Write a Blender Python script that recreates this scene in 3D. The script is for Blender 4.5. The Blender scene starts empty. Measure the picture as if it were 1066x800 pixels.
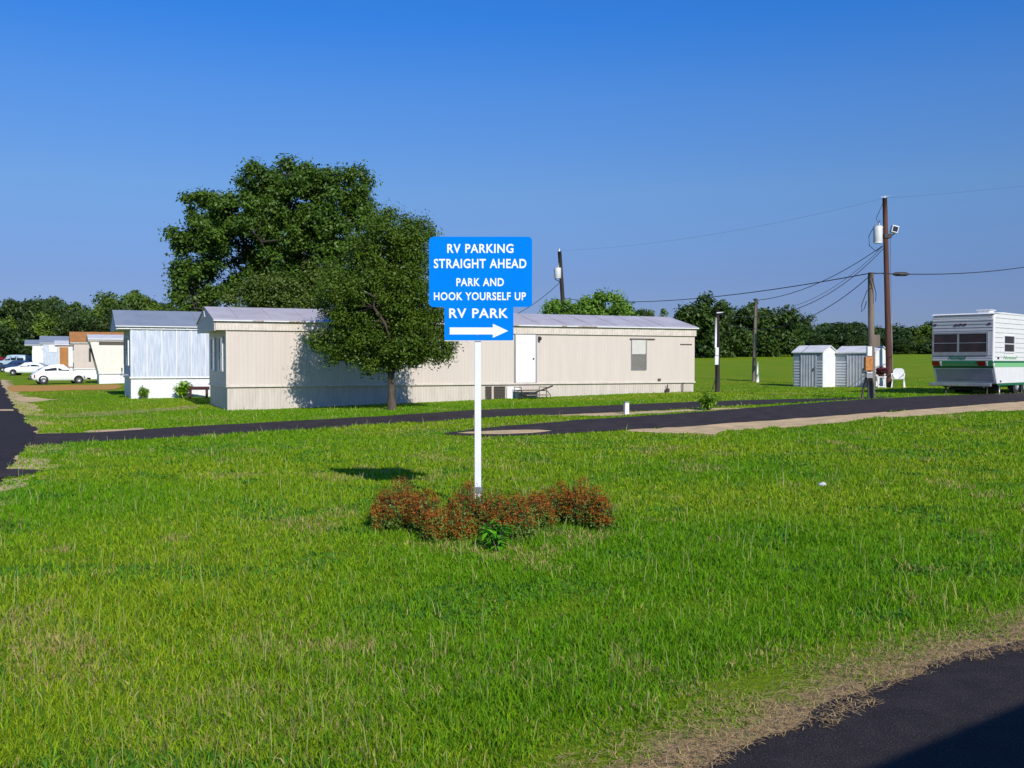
import bpy, math, random
import numpy as np
from mathutils import Vector, Matrix
C = bpy.context.scene
COL = C.collection
R = math.radians

# ------------------------------------------------------------------ camera, sky, sun, exposure
CAM_H = 1.75
PHI = math.atan(22/1050)
cam = bpy.data.cameras.new('camera'); camo = bpy.data.objects.new('camera', cam); COL.objects.link(camo)
camo.location = (0, 0, CAM_H); camo.rotation_euler = (math.pi/2-PHI, 0, 0)
cam.sensor_width = 36; cam.lens = 36*1050/1066; cam.clip_end = 4000; cam.clip_start = .05
C.camera = camo
SUN = Vector((.41, -.91, 0)).normalized()*math.cos(R(33)) + Vector((0, 0, math.sin(R(33))))
w = bpy.data.worlds.new('World'); C.world = w; w.use_nodes = True
nt = w.node_tree
sky = nt.nodes.new('ShaderNodeTexSky'); sky.sky_type = 'NISHITA'; sky.sun_disc = False
sky.sun_elevation = R(33); sky.sun_rotation = math.atan2(SUN.x, SUN.y)
sky.air_density = 1.0; sky.dust_density = 0.3; sky.ozone_density = 5.0; sky.altitude = 100
bg = nt.nodes['Background']; bg.inputs[1].default_value = .15
# deep blue clear summer sky: the air colour by height above the horizon
wtc = nt.nodes.new('ShaderNodeTexCoord'); sep = nt.nodes.new('ShaderNodeSeparateXYZ'); nt.links.new(wtc.outputs['Generated'], sep.inputs[0])
wr = nt.nodes.new('ShaderNodeValToRGB'); nt.links.new(sep.outputs[2], wr.inputs[0])
_st = [(0, (.37, .42, .76)), (.083, (.465, .505, .79)), (.165, (.61, .75, .97)), (.25, (.50, .83, 1.24)), (.32, (.27, .82, 1.45)), (.6, (.22, .74, 1.42))]
for i, (p, c) in enumerate(_st):
    e = wr.color_ramp.elements[i] if i < 2 else wr.color_ramp.elements.new(p)
    e.position = p; e.color = tuple(v/1.5 for v in c)+(1,)
tint = nt.nodes.new('ShaderNodeMix'); tint.data_type = 'RGBA'; tint.blend_type = 'MULTIPLY'; tint.inputs[0].default_value = 1
nt.links.new(sky.outputs[0], tint.inputs[6]); nt.links.new(wr.outputs[0], tint.inputs[7]); nt.links.new(tint.outputs[2], bg.inputs[0])
sl = bpy.data.lights.new('sun', 'SUN'); sl.energy = 4.6; sl.angle = R(.5); sl.color = (1, .945, .865)
so = bpy.data.objects.new('sun', sl); COL.objects.link(so)
so.rotation_euler = (-SUN).to_track_quat('-Z', 'Y').to_euler()
C.view_settings.view_transform = 'Standard'; C.view_settings.look = 'None'
C.view_settings.exposure = 0.0; C.view_settings.gamma = 1
C.cycles.max_bounces = 6; C.cycles.transparent_max_bounces = 4

# ------------------------------------------------------------------ terrain function
CP = np.array([(-40,2,-.1),(-10,4,0),(0,4,0),(10,4,0),(40,2,.1),(0,-20,0),(-60,-20,-.2),(60,-20,.3),(0,12,0),(-8,16,0),(8,15,.06),(-30,15,-.05),
    (-10.2,36,.03),(8,44.3,.48),(-11,23.5,.02),(-5,26.5,.08),(7.5,32,.42),(17.5,36,.55),(14.7,29,.42),(24,32,.6),(4,24,.15),(12,22,.2),(0,33,.22),
    (16,50,.56),(10,58,.72),(-16.6,44,.18),(-30,73,.22),(-37,85,.3),(-52,112,.5),(-75,150,1.3),(-95,180,2.0),(0,100,1.6),(40,90,1.6),(70,110,2.2),(120,60,1.6),
    (0,160,2.9),(60,160,3.15),(130,170,3.4),(-40,160,2.2),(-120,80,0.3),(0,260,3.6),(150,260,4),(-150,260,3),(-20,60,.4)], float)
def _tps(r2):
    return np.where(r2 > 1e-9, .5*r2*np.log(np.maximum(r2, 1e-9)), 0)
_n = len(CP); _S = 50.0
_xy = CP[:, :2]/_S
_K = _tps(((_xy[:, None]-_xy[None])**2).sum(2)) + np.eye(_n)*.002
_P = np.c_[np.ones(_n), _xy]
_A = np.block([[_K, _P], [_P.T, np.zeros((3, 3))]])
_sol = np.linalg.solve(_A, np.r_[CP[:, 2], 0, 0, 0])
def gz(x, y):
    x = np.clip(np.asarray(x, float), -150, 150); y = np.clip(np.asarray(y, float), -20, 260)
    sh = np.broadcast(x, y).shape
    p = np.stack([np.broadcast_to(x, sh).ravel(), np.broadcast_to(y, sh).ravel()], 1)/_S
    out = np.empty(len(p))
    for i in range(0, len(p), 20000):
        q = p[i:i+20000]
        out[i:i+20000] = _tps(((q[:, None]-_xy[None])**2).sum(2))@_sol[:_n] + _sol[_n] + q@_sol[_n+1:]
    out = out.reshape(sh)
    return out if sh else float(out)

def ray(px, py):
    a = (px-533)/1050; b = (400-py)/1050
    d = Vector((a, math.cos(PHI)+b*math.sin(PHI), -math.sin(PHI)+b*math.cos(PHI)))
    return d/d.y
def P(px, py, Y):
    d = ray(px, py); return Vector((d.x*Y, Y, CAM_H+d.z*Y))
def at(px, py, ymax=240):
    """the ground point that the photograph shows at this pixel"""
    d = ray(px, py)
    ys = np.linspace(1, ymax, 1200)
    f = CAM_H+d.z*ys-gz(d.x*ys, ys)
    k = np.argmax(f < 0) if (f < 0).any() else len(ys)-1
    lo, hi = ys[max(k-1, 0)], ys[k]
    for _ in range(12):
        m = (lo+hi)/2
        if CAM_H+d.z*m-gz(d.x*m, m) < 0: hi = m
        else: lo = m
    return Vector((d.x*lo, lo, gz(d.x*lo, lo)))
def G(x, y, dz=0): return Vector((x, y, gz(x, y)+dz))
def wall_pt(O, th, px, py):
    """(distance along wall, world z) of a pixel on the vertical wall through O in direction th"""
    c, s = math.cos(th), math.sin(th); d = ray(px, py)
    t = (d.x*O.y-O.x)/(c-d.x*s); Y = O.y+s*t
    return t, CAM_H+d.z*Y

# ------------------------------------------------------------------ value noise for placement
_rs = np.random.RandomState(7); _NG = _rs.rand(128, 128)
def vnoise(x, y, s):
    x = np.asarray(x)/s; y = np.asarray(y)/s
    xi = np.floor(x).astype(int); yi = np.floor(y).astype(int); fx = x-xi; fy = y-yi
    fx = fx*fx*(3-2*fx); fy = fy*fy*(3-2*fy)
    g = lambda a, b: _NG[a % 128, b % 128]
    return (g(xi, yi)*(1-fx)+g(xi+1, yi)*fx)*(1-fy)+(g(xi, yi+1)*(1-fx)+g(xi+1, yi+1)*fx)*fy

# ------------------------------------------------------------------ materials
def mat(name, col, rough=.6, col2=None, scale=3, amount=.5, bump=0, bscale=40, metal=0, stretch=None, spec=.4, detail=6):
    m = bpy.data.materials.new(name); m.use_nodes = True; t = m.node_tree; N = t.nodes; L = t.links
    b = N['Principled BSDF']; b.inputs['Roughness'].default_value = rough; b.inputs['Metallic'].default_value = metal
    b.inputs['Specular IOR Level'].default_value = spec
    b.inputs['Base Color'].default_value = (*col, 1)
    tc = N.new('ShaderNodeTexCoord'); mp = N.new('ShaderNodeMapping'); L.new(tc.outputs['Object'], mp.inputs[0])
    if stretch: mp.inputs['Scale'].default_value = stretch
    if col2:
        n = N.new('ShaderNodeTexNoise'); n.inputs['Scale'].default_value = scale; n.inputs['Detail'].default_value = detail
        L.new(mp.outputs[0], n.inputs[0])
        r = N.new('ShaderNodeValToRGB'); r.color_ramp.elements[0].position = .5-.25*amount-.05; r.color_ramp.elements[1].position = .5+.3*(1-amount)+.1
        r.color_ramp.elements[0].color = (*col2, 1); r.color_ramp.elements[1].color = (*col, 1)
        L.new(n.outputs[0], r.inputs[0]); L.new(r.outputs[0], b.inputs['Base Color'])
    if bump:
        n2 = N.new('ShaderNodeTexNoise'); n2.inputs['Scale'].default_value = bscale; n2.inputs['Detail'].default_value = 4
        L.new(mp.outputs[0], n2.inputs[0]); bp = N.new('ShaderNodeBump'); bp.inputs['Strength'].default_value = bump
        bp.inputs['Distance'].default_value = .01
        L.new(n2.outputs[0], bp.inputs['Height']); L.new(bp.outputs[0], b.inputs['Normal'])
    return m
def mat_attr(name, rough=.6, trans=.3, spec=.3):
    """leaf or blade: its own colour per leaf, some light passing through"""
    m = bpy.data.materials.new(name); m.use_nodes = True; t = m.node_tree; N = t.nodes; L = t.links
    b = N['Principled BSDF']; b.inputs['Roughness'].default_value = rough; b.inputs['Specular IOR Level'].default_value = spec
    a = N.new('ShaderNodeAttribute'); a.attribute_name = 'col'
    L.new(a.outputs['Color'], b.inputs['Base Color'])
    tr = N.new('ShaderNodeBsdfTranslucent'); L.new(a.outputs['Color'], tr.inputs[0])
    mx = N.new('ShaderNodeMixShader'); mx.inputs[0].default_value = trans
    L.new(b.outputs[0], mx.inputs[1]); L.new(tr.outputs[0], mx.inputs[2])
    L.new(mx.outputs[0], N['Material Output'].inputs[0])
    return m
M = {}
M['leaf'] = mat_attr('leaf', .5, .25, .35)
M['blade'] = mat_attr('grass_blade', .6, .45, .10)
M['petal'] = mat_attr('petal', .7, .2, .2)
M['bark'] = mat('bark', (.11, .085, .06), .9, (.05, .04, .03), 12, .6, .8, 30, stretch=(1, 1, .25))
M['bark_dark'] = mat('dark_bark', (.055, .045, .035), .9, (.03, .025, .02), 12, .6, .8, 30, stretch=(1, 1, .25))
M['bark_pale'] = mat('bark_pale', (.24, .19, .13), .9, (.10, .08, .055), 12, .6, .8, 30, stretch=(1, 1, .25))
M['white'] = mat('white_paint', (.82, .82, .82), .45, (.74, .74, .72), 4, .5)
M['white_skirt'] = mat('white_skirting', (.86, .86, .87), .5, (.72, .72, .72), 2, .35)
M['beige'] = mat('beige_siding', (.64, .565, .49), .5, (.59, .515, .455), 1.2, .5, .15, 25, stretch=(3, 3, .35))
M['beige_light'] = mat('beige_fascia', (.72, .66, .58), .5, (.58, .51, .44), 6, .4)
M['beige_skirt'] = mat('beige_skirting', (.63, .565, .50), .55, (.52, .46, .40), 2.5, .4, .15, 25, stretch=(3, 3, .5))
M['roof_grey'] = mat('grey_metal_roof', (.53, .50, .52), .5, (.42, .39, .41), 1.5, .5, .2, 15)
M['roof_blue'] = mat('blue_grey_roof', (.27, .31, .37), .45, (.22, .25, .30), 1.5, .5, .1, 15)
M['roof_brown'] = mat('rusty_brown_roof', (.46, .21, .06), .8, (.34, .15, .05), 2, .5)
M['roof_white'] = mat('white_roof', (.75, .75, .74), .5, (.62, .62, .6), 2, .5)
M['rust'] = mat('rust_streak', (.26, .15, .09), .9, (.55, .5, .45), 9, .6)
M['panel_grey'] = mat('grey_panelling', (.62, .66, .72), .55, (.36, .42, .51), 7, .7, .2, 30, stretch=(2.2, 2.2, .18))
M['cream'] = mat('cream_siding', (.78, .76, .68), .5, (.70, .68, .6), 2, .4)
M['tan'] = mat('tan_siding', (.62, .53, .46), .5, (.55, .47, .41), 2, .4)
M['glass'] = mat('dark_glass', (.02, .025, .03), .08, spec=.6)
M['glass_grey'] = mat('window_screen', (.22, .21, .19), .35, (.17, .16, .14), 8, .5)
M['blind'] = mat('window_blind', (.62, .60, .54), .5, (.56, .54, .48), 5, .5)
M['curtain'] = mat('red_brown_curtain', (.045, .022, .028), .2, (.010, .009, .013), 2.2, .6, spec=.6)
M['dark'] = mat('dark_metal', (.03, .03, .03), .6, (.05, .04, .035), 8, .5)
M['grille'] = mat('brown_grille', (.09, .075, .06), .7)
M['metal'] = mat('grey_metal', (.42, .43, .44), .4, (.32, .32, .33), 5, .5, metal=.6)
M['alu'] = mat('aluminium_siding', (.56, .56, .59), .45, (.40, .42, .46), 3, .5, metal=.1)
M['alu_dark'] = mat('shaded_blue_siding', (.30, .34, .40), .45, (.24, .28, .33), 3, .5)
M['strip'] = mat('pale_siding_strip', (.60, .62, .66), .5, (.5, .52, .56), 5, .5)
M['trans'] = mat('transformer_paint', (.68, .70, .70), .45, (.6, .6, .6), 5, .5)
M['pole_red'] = mat('creosoted_wood', (.145, .060, .038), .85, (.075, .032, .024), 5, .5, .5, 30, stretch=(1, 1, .15))
M['pole_grey'] = mat('weathered_wood', (.26, .215, .165), .9, (.15, .12, .09), 5, .5, .5, 30, stretch=(1, 1, .15))
M['pole_dark'] = mat('dark_pole_wood', (.05, .038, .035), .9, (.025, .02, .02), 5, .5, .5, 30, stretch=(1, 1, .15))
M['wire'] = mat('cable', (.025, .025, .03), .6)
M['blue'] = mat('blue_sign_face', (.0, .215, .80), .75, (.0, .20, .76), 3, .4, spec=.04)
M['letter'] = mat('white_lettering', (.88, .89, .9), .5)
M['galv'] = mat('white_post', (.84, .85, .87), .35, (.76, .77, .79), 3, .4)
M['green_dk'] = mat('dark_green_stripe', (.015, .14, .06), .4)
M['green_lt'] = mat('light_green_stripe', (.20, .50, .22), .4)
M['rear_shade'] = mat('rear_shade_siding', (.42, .44, .48), .45, (.36, .38, .42), 3, .5)  # white camper's rear: its weaker light is put into this grey colour
M['rear_low_shade'] = mat('rear_lower_shade', (.36, .35, .38), .5, (.31, .30, .33), 3, .5)  # lower rear of the camper: deeper shade put into the colour
M['camper_white'] = mat('camper_shell', (.80, .80, .78), .35, (.74, .74, .71), 3, .5)
M['tyre'] = mat('tyre', (.02, .02, .02), .9)
M['red'] = mat('red_lens', (.35, .015, .012), .25)
M['amber'] = mat('amber_lens', (.7, .3, .05), .25)
M['orange'] = mat('orange_box', (.62, .27, .05), .5, (.35, .11, .03), 7, .5)
M['maroon'] = mat('maroon_wood', (.075, .018, .02), .7, (.045, .012, .014), 6, .5)
M['car_white'] = mat('white_car_paint', (.80, .81, .82), .25, spec=.6)
M['car_blue'] = mat('pale_blue_paint', (.42, .55, .62), .25, spec=.6)
M['car_navy'] = mat('dark_blue_paint', (.03, .06, .13), .25, spec=.6)
M['car_red'] = mat('dark_red_paint', (.22, .012, .02), .25, spec=.6)
M['yellow_white'] = mat('white_plastic', (.85, .85, .83), .5)
M['rock'] = mat('pale_stone', (.62, .64, .66), .8, (.4, .42, .42), 20, .5)

def ground_mat():
    m = bpy.data.materials.new('grassy_ground'); m.use_nodes = True; t = m.node_tree; N = t.nodes; L = t.links
    b = N['Principled BSDF']; b.inputs['Roughness'].default_value = .95; b.inputs['Specular IOR Level'].default_value = .1
    tc = N.new('ShaderNodeTexCoord')
    def noise(s, d=6, rough=.6):
        n = N.new('ShaderNodeTexNoise'); n.inputs['Scale'].default_value = s; n.inputs['Detail'].default_value = d; n.inputs['Roughness'].default_value = rough
        L.new(tc.outputs['Object'], n.inputs[0]); return n.outputs[0]
    def ramp(x, stops):
        r = N.new('ShaderNodeValToRGB'); e = r.color_ramp.elements
        for i, (p, c) in enumerate(stops):
            if i < 2: e[i].position = p
            el = e[i] if i < 2 else e.new(p)
            el.color = (*c, 1)
        L.new(x, r.inputs[0]); return r.outputs[0]
    def mix(a, bb, f):
        x = N.new('ShaderNodeMix'); x.data_type = 'RGBA'; L.new(f, x.inputs[0]); L.new(a, x.inputs[6]); L.new(bb, x.inputs[7]); return x.outputs[2]
    fine = ramp(noise(9, 8, .75), [(.3, (.10, .17, .004)), (.72, (.27, .34, .010)), (.52, (.17, .26, .006))])
    broad = ramp(noise(.22, 5), [(.38, (.13, .26, .005)), (.66, (.24, .285, .010))])
    g = N.new('ShaderNodeMix'); g.data_type = 'RGBA'; g.inputs[0].default_value = .5; L.new(fine, g.inputs[6]); L.new(broad, g.inputs[7])
    dryf = ramp(noise(.45, 7, .65), [(.60, (0, 0, 0)), (.78, (.55, .55, .55))])
    dry = ramp(noise(5, 6), [(.35, (.24, .19, .085)), (.7, (.34, .27, .13))])
    base = mix(g.outputs[2], dry, dryf)
    at_ = N.new('ShaderNodeAttribute'); at_.attribute_name = 'dry'
    ad = N.new('ShaderNodeMath'); ad.operation = 'MULTIPLY_ADD'; L.new(at_.outputs['Fac'], ad.inputs[0]); ad.inputs[1].default_value = 1.5; L.new(noise(3.2, 8, .7), ad.inputs[2])
    mk = ramp(ad.outputs[0], [(.70, (0, 0, 0)), (.95, (1, 1, 1))])
    soil = ramp(noise(22, 6, .7), [(.35, (.25, .17, .08)), (.62, (.47, .33, .17))])
    L.new(mix(base, soil, mk), b.inputs['Base Color'])
    bp = N.new('ShaderNodeBump'); bp.inputs['Strength'].default_value = .9; bp.inputs['Distance'].default_value = .06
    L.new(noise(14, 6, .7), bp.inputs['Height']); L.new(bp.outputs[0], b.inputs['Normal'])
    return m
M['ground'] = ground_mat()
M['asphalt'] = mat('asphalt', (.037, .028, .026), .85, (.017, .013, .013), 5, .5, 1.0, 90, spec=.25)
M['asphalt_worn'] = mat('worn_asphalt', (.060, .045, .042), .9, (.024, .019, .019), 2.6, .5, 1.0, 60, spec=.2)
for _k in ('asphalt', 'asphalt_worn'):
    _t = M[_k].node_tree; _b = _t.nodes['Principled BSDF']; _src = _b.inputs['Base Color'].links[0].from_socket
    _nz = _t.nodes.new('ShaderNodeTexNoise'); _nz.inputs['Scale'].default_value = 130; _nz.inputs['Detail'].default_value = 2
    _c = _t.nodes.new('ShaderNodeTexCoord'); _t.links.new(_c.outputs['Object'], _nz.inputs[0])
    _r = _t.nodes.new('ShaderNodeValToRGB'); _r.color_ramp.elements[0].position = .58; _r.color_ramp.elements[1].position = .72
    _r.color_ramp.elements[0].color = (0, 0, 0, 1); _r.color_ramp.elements[1].color = (1, 1, 1, 1); _t.links.new(_nz.outputs[0], _r.inputs[0])
    _m = _t.nodes.new('ShaderNodeMix'); _m.data_type = 'RGBA'; _t.links.new(_r.outputs[0], _m.inputs[0]); _t.links.new(_src, _m.inputs[6]); _m.inputs[7].default_value = (.13, .11, .09, 1)
    _t.links.new(_m.outputs[2], _b.inputs['Base Color'])
M['sand'] = mat('sandy_shoulder', (.84, .57, .30), .95, (.50, .37, .19), 2.5, .3, .6, 30)
M['clay'] = mat('red_clay', (.62, .25, .03), .95, (.46, .26, .05), 1.2, .4, .6, 20)
M['drysoil'] = mat('dry_soil', (.46, .33, .18), .95, (.22, .22, .05), 3.5, .55, .8, 40)

# ------------------------------------------------------------------ mesh helpers
class MB:
    def __init__(s): s.v = []; s.f = []; s.sm = []
    def add(s, vs, fs, smooth=False):
        o = len(s.v); s.v += [tuple(v) for v in vs]; s.f += [tuple(i+o for i in f) for f in fs]; s.sm += [smooth]*len(fs); return s
    def box(s, x0, x1, y0, y1, z0, z1, mx=None):
        vs = [Vector(p) for p in ((x0,y0,z0),(x1,y0,z0),(x1,y1,z0),(x0,y1,z0),(x0,y0,z1),(x1,y0,z1),(x1,y1,z1),(x0,y1,z1))]
        if mx: vs = [mx@v for v in vs]
        return s.add(vs, [(0,3,2,1),(4,5,6,7),(0,1,5,4),(1,2,6,5),(2,3,7,6),(3,0,4,7)])
    def tube(s, pts, r, n=8, caps=True, smooth=True):
        pts = [Vector(p) for p in pts]; rs = r if isinstance(r, (list, tuple)) else [r]*len(pts)
        vs = []; fs = []
        up = Vector((0, 0, 1)); d0 = (pts[1]-pts[0]).normalized()
        if abs(d0.z) > .9: up = Vector((1, 0, 0))
        for i, p in enumerate(pts):
            d = (pts[min(i+1, len(pts)-1)]-pts[max(i-1, 0)]).normalized()
            a = d.cross(up).normalized(); b = a.cross(d).normalized()
            for k in range(n):
                t = 2*math.pi*k/n; vs.append(p+(a*math.cos(t)+b*math.sin(t))*rs[i])
        for i in range(len(pts)-1):
            for k in range(n):
                fs.append((i*n+k, i*n+(k+1) % n, (i+1)*n+(k+1) % n, (i+1)*n+k))
        if caps:
            fs.append(tuple(range(n))); fs.append(tuple((len(pts)-1)*n+k for k in reversed(range(n))))
        return s.add(vs, fs, smooth)
    def prism(s, poly, axis, a, b):
        """poly of 2-D points extruded along 'x' or 'y' from a to b"""
        n = len(poly)
        mk = (lambda p, t: (t, p[0], p[1])) if axis == 'x' else (lambda p, t: (p[0], t, p[1]))
        vs = [mk(p, a) for p in poly]+[mk(p, b) for p in poly]
        fs = [tuple(range(n)), tuple(range(2*n-1, n-1, -1))]+[(i, i+n, (i+1) % n+n, (i+1) % n) for i in range(n)]
        return s.add(vs, fs)
    def ribs(s, x0, x1, z0, z1, y, pitch, depth, out=-1):
        """a wall sheet at y with shallow raised vertical ribs"""
        n = max(1, int((x1-x0)/pitch)); p = (x1-x0)/n; pr = []
        for i in range(n):
            a = x0+i*p
            pr += [(a, y), (a+p*.72, y), (a+p*.78, y+out*depth), (a+p*.94, y+out*depth)]
        pr.append((x1, y))
        vs = [(q[0], q[1], z0) for q in pr]+[(q[0], q[1], z1) for q in pr]; k = len(pr)
        return s.add(vs, [(i, i+1, i+1+k, i+k) for i in range(k-1)])
    def ball(s, c, r, n=10, m=7, fn=None):
        vs = []; fs = []; c = Vector(c)
        rr = r if isinstance(r, (tuple, list)) else (r, r, r)
        for i in range(m+1):
            ph = math.pi*i/m
            for k in range(n):
                t = 2*math.pi*k/n; d = Vector((math.sin(ph)*math.cos(t), math.sin(ph)*math.sin(t), math.cos(ph)))
                q = 1 if fn is None else fn(d)
                vs.append(c+Vector((d.x*rr[0], d.y*rr[1], d.z*rr[2]))*q)
        for i in range(m):
            for k in range(n): fs.append((i*n+k, (i+1)*n+k, (i+1)*n+(k+1) % n, i*n+(k+1) % n))
        return s.add(vs, fs, True)
    def build(s, name, m, parent=None, bevel=0, mats=None):
        me = bpy.data.meshes.new(name); me.from_pydata([tuple(v) for v in s.v], [], s.f)
        me.materials.append(m); me.validate()
        if len(me.polygons) == len(s.sm): me.polygons.foreach_set('use_smooth', s.sm)
        o = bpy.data.objects.new(name, me); COL.objects.link(o)
        if parent: o.parent = parent
        if bevel:
            b = o.modifiers.new('bevel', 'BEVEL'); b.width = bevel; b.segments = 2; b.limit_method = 'ANGLE'
        return o
def tag(o, label=None, cat=None, group=None, kind=None):
    if label: o['label'] = label
    if cat: o['category'] = cat
    if group: o['group'] = group
    if kind: o['kind'] = kind
    return o
def thing(name, label, cat, loc, rz=0, group=None):
    o = bpy.data.objects.new(name, None); COL.objects.link(o); o.location = loc; o.rotation_euler = (0, 0, rz)
    o.empty_display_size = .2
    return tag(o, label, cat, group)
def copy_thing(o, loc, rz, label, scale=None):
    c = o.copy(); COL.objects.link(c); c.location = loc; c.rotation_euler = (0, 0, rz)
    if scale: c.scale = scale
    c['label'] = label
    for ch in list(o.children):
        d = ch.copy(); COL.objects.link(d); d.parent = c
        for g in list(ch.children):
            e = g.copy(); COL.objects.link(e); e.parent = d
    return c
def fast_mesh(name, verts, k, m, cols=None, parent=None, tris=None):
    """numpy mesh: verts (n*k,3), consecutive k verts make one face (or tris index array)"""
    me = bpy.data.meshes.new(name); nv = len(verts)
    me.vertices.add(nv); me.vertices.foreach_set('co', np.ascontiguousarray(verts, dtype=np.float32).ravel())
    idx = np.arange(nv, dtype=np.int32) if tris is None else tris.astype(np.int32).ravel()
    nf = len(idx)//k
    me.loops.add(len(idx)); me.loops.foreach_set('vertex_index', idx)
    me.polygons.add(nf); me.polygons.foreach_set('loop_start', np.arange(0, len(idx), k, dtype=np.int32))
    if cols is not None:
        a = me.color_attributes.new('col', 'FLOAT_COLOR', 'POINT')
        a.data.foreach_set('color', np.c_[cols, np.ones(len(cols))].astype(np.float32).ravel())
    me.materials.append(m); me.update(calc_edges=True)
    o = bpy.data.objects.new(name, me); COL.objects.link(o)
    if parent: o.parent = parent
    return o

# ------------------------------------------------------------------ ground
def axis(lim, near, step, far):
    a = list(np.arange(-near, near+.01, step)); s = step
    while a[-1] < far: s *= 1.25; a.append(a[-1]+s)
    b = []; s = step; x = -near
    while x > -far: s *= 1.25; x -= s; b.append(x)
    return np.array(b[::-1]+a)
gx = axis(0, 46, 1.0, 1800); gy = axis(0, 62, 1.0, 1800)
X, Y = np.meshgrid(gx, gy); Z = gz(X, Y)
nx, ny = len(gx), len(gy)
ii = (np.arange(ny-1)[:, None]*nx+np.arange(nx-1)[None]).ravel()
quads = np.stack([ii, ii+1, ii+nx+1, ii+nx], 1)
g = fast_mesh('ground', np.stack([X, Y, Z], 2).reshape(-1, 3), 4, M['ground'], tris=quads)
g.data.polygons.foreach_set('use_smooth', [True]*len(g.data.polygons)); tag(g, kind='structure')

ROADS = []    # plan outlines where no grass grows
def resample(pts, n):
    pts = np.array(pts, float); d = np.r_[0, np.cumsum(np.linalg.norm(np.diff(pts, axis=0), axis=1))]
    t = np.linspace(0, d[-1], n); return np.stack([np.interp(t, d, pts[:, k]) for k in range(2)], 1)
def ribbon(name, A, B, m, dz, rag=.06, cross=10, keep=True, seed=0, step=.3, dry=None, taper=0):
    """a sheet laid on the ground between two edges (plan points)"""
    L = max(np.linalg.norm(np.diff(np.array(A, float), axis=0), axis=1).sum(), 1); n = int(min(700, max(8, L/step)))
    A = resample(A, n); B = resample(B, n)
    for E, s in ((A, 1), (B, -1)):
        nrm = (B-A)*s; nrm /= np.linalg.norm(nrm, axis=1)[:, None]+1e-6
        E += nrm*((vnoise(E[:, 0]+seed*7, E[:, 1], .35)-.5)*rag*1.6+(vnoise(E[:, 0]+31+seed, E[:, 1], 1.3)-.5)*rag*1.9+(vnoise(E[:, 0]+77+seed, E[:, 1], .11)-.5)*min(rag, .1)*.9)[:, None]
    if taper:
        u = np.minimum(np.arange(n), np.arange(n)[::-1])/(n-1)/taper; k_ = (1-np.sqrt(np.clip(u, 0, 1)))[:, None]; mid_ = (A+B)/2
        mid_ = mid_+((vnoise(mid_[:, 0]+5, mid_[:, 1], .8)-.5)*rag)[:, None]; A = A+(mid_-A)*k_; B = B+(mid_-B)*k_
    t = np.linspace(0, 1, cross)[None, :, None]
    Q = A[:, None]*(1-t)+B[:, None]*t
    Zz = gz(Q[..., 0], Q[..., 1])+dz
    ii = (np.arange(n-1)[:, None]*cross+np.arange(cross-1)[None]).ravel()
    o = fast_mesh(name, np.concatenate([Q, Zz[..., None]], 2).reshape(-1, 3), 4, m, tris=np.stack([ii, ii+cross, ii+cross+1, ii+1], 1))
    o.data.polygons.foreach_set('use_smooth', [True]*len(o.data.polygons))
    if dry:
        at_ = o.data.attributes.new('dry', 'FLOAT', 'POINT')
        at_.data.foreach_set('value', np.broadcast_to(np.interp(np.linspace(0, 1, cross), *dry)[None], (n, cross)).astype(np.float32).ravel())
    tag(o, kind='structure')
    if keep: ROADS.append((np.r_[A, B[::-1]], keep))
    return o
def pxl(l): return [tuple(at(*p)[:2]) for p in l]
# the lane past the long beige home
ribbon('home_lane', pxl([(14,453),(100,451),(190,445),(240,442.5),(300,439),(400,433.5),(490,427.5),(600,424),(700,420),(770,417.5),(850,415.8),(930,413.3)]),
       pxl([(14,466),(100,460.5),(190,455.5),(240,452.5),(300,449),(400,442.5),(490,436.5),(600,431.5),(700,427),(770,423),(850,418.5),(930,414)]), M['asphalt_worn'], .016, .10)
# the lane that passes the camper
ribbon('camper_lane', pxl([(462,452),(490,448),(520,445),(600,438.5),(700,431.5),(760,427),(830,421.5),(900,416.5),(965,413),(1066,409.5),(1200,406)]),
       pxl([(462,453),(520,455.5),(560,453.5),(650,448.5),(720,444),(800,438.5),(870,433.5),(930,429),(1000,423.5),(1066,418.5),(1200,412)]), M['asphalt_worn'], .020, .10)
ribbon('sandy_verge', pxl([(640,449),(720,443.5),(800,438),(870,433),(930,428.5),(1000,423),(1066,418),(1200,411.5)]),
       pxl([(650,451),(740,452),(790,446),(870,441),(950,435),(1010,429),(1066,426.5),(1200,420)]), M['sand'], .012, .6, seed=2, taper=.05)
ribbon('sand_patch', pxl([(474,451),(520,449),(560,448.5),(574,449)]), pxl([(474,453),(520,453.5),(560,452.3),(574,450.5)]), M['sand'], .026, .10, seed=3, taper=.3)
ribbon('sandy_strip', pxl([(560,431.5),(640,430),(700,427.5),(780,423.5)]), pxl([(560,435),(640,433.5),(700,430),(780,425.5)]), M['sand'], .010, .24, seed=4, taper=.2)
ribbon('lane_edge_sand', pxl([(80,449.5),(130,447),(160,445)]), pxl([(80,452),(130,449.5),(160,447)]), M['sand'], .010, .3, seed=5, taper=.35)
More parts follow.
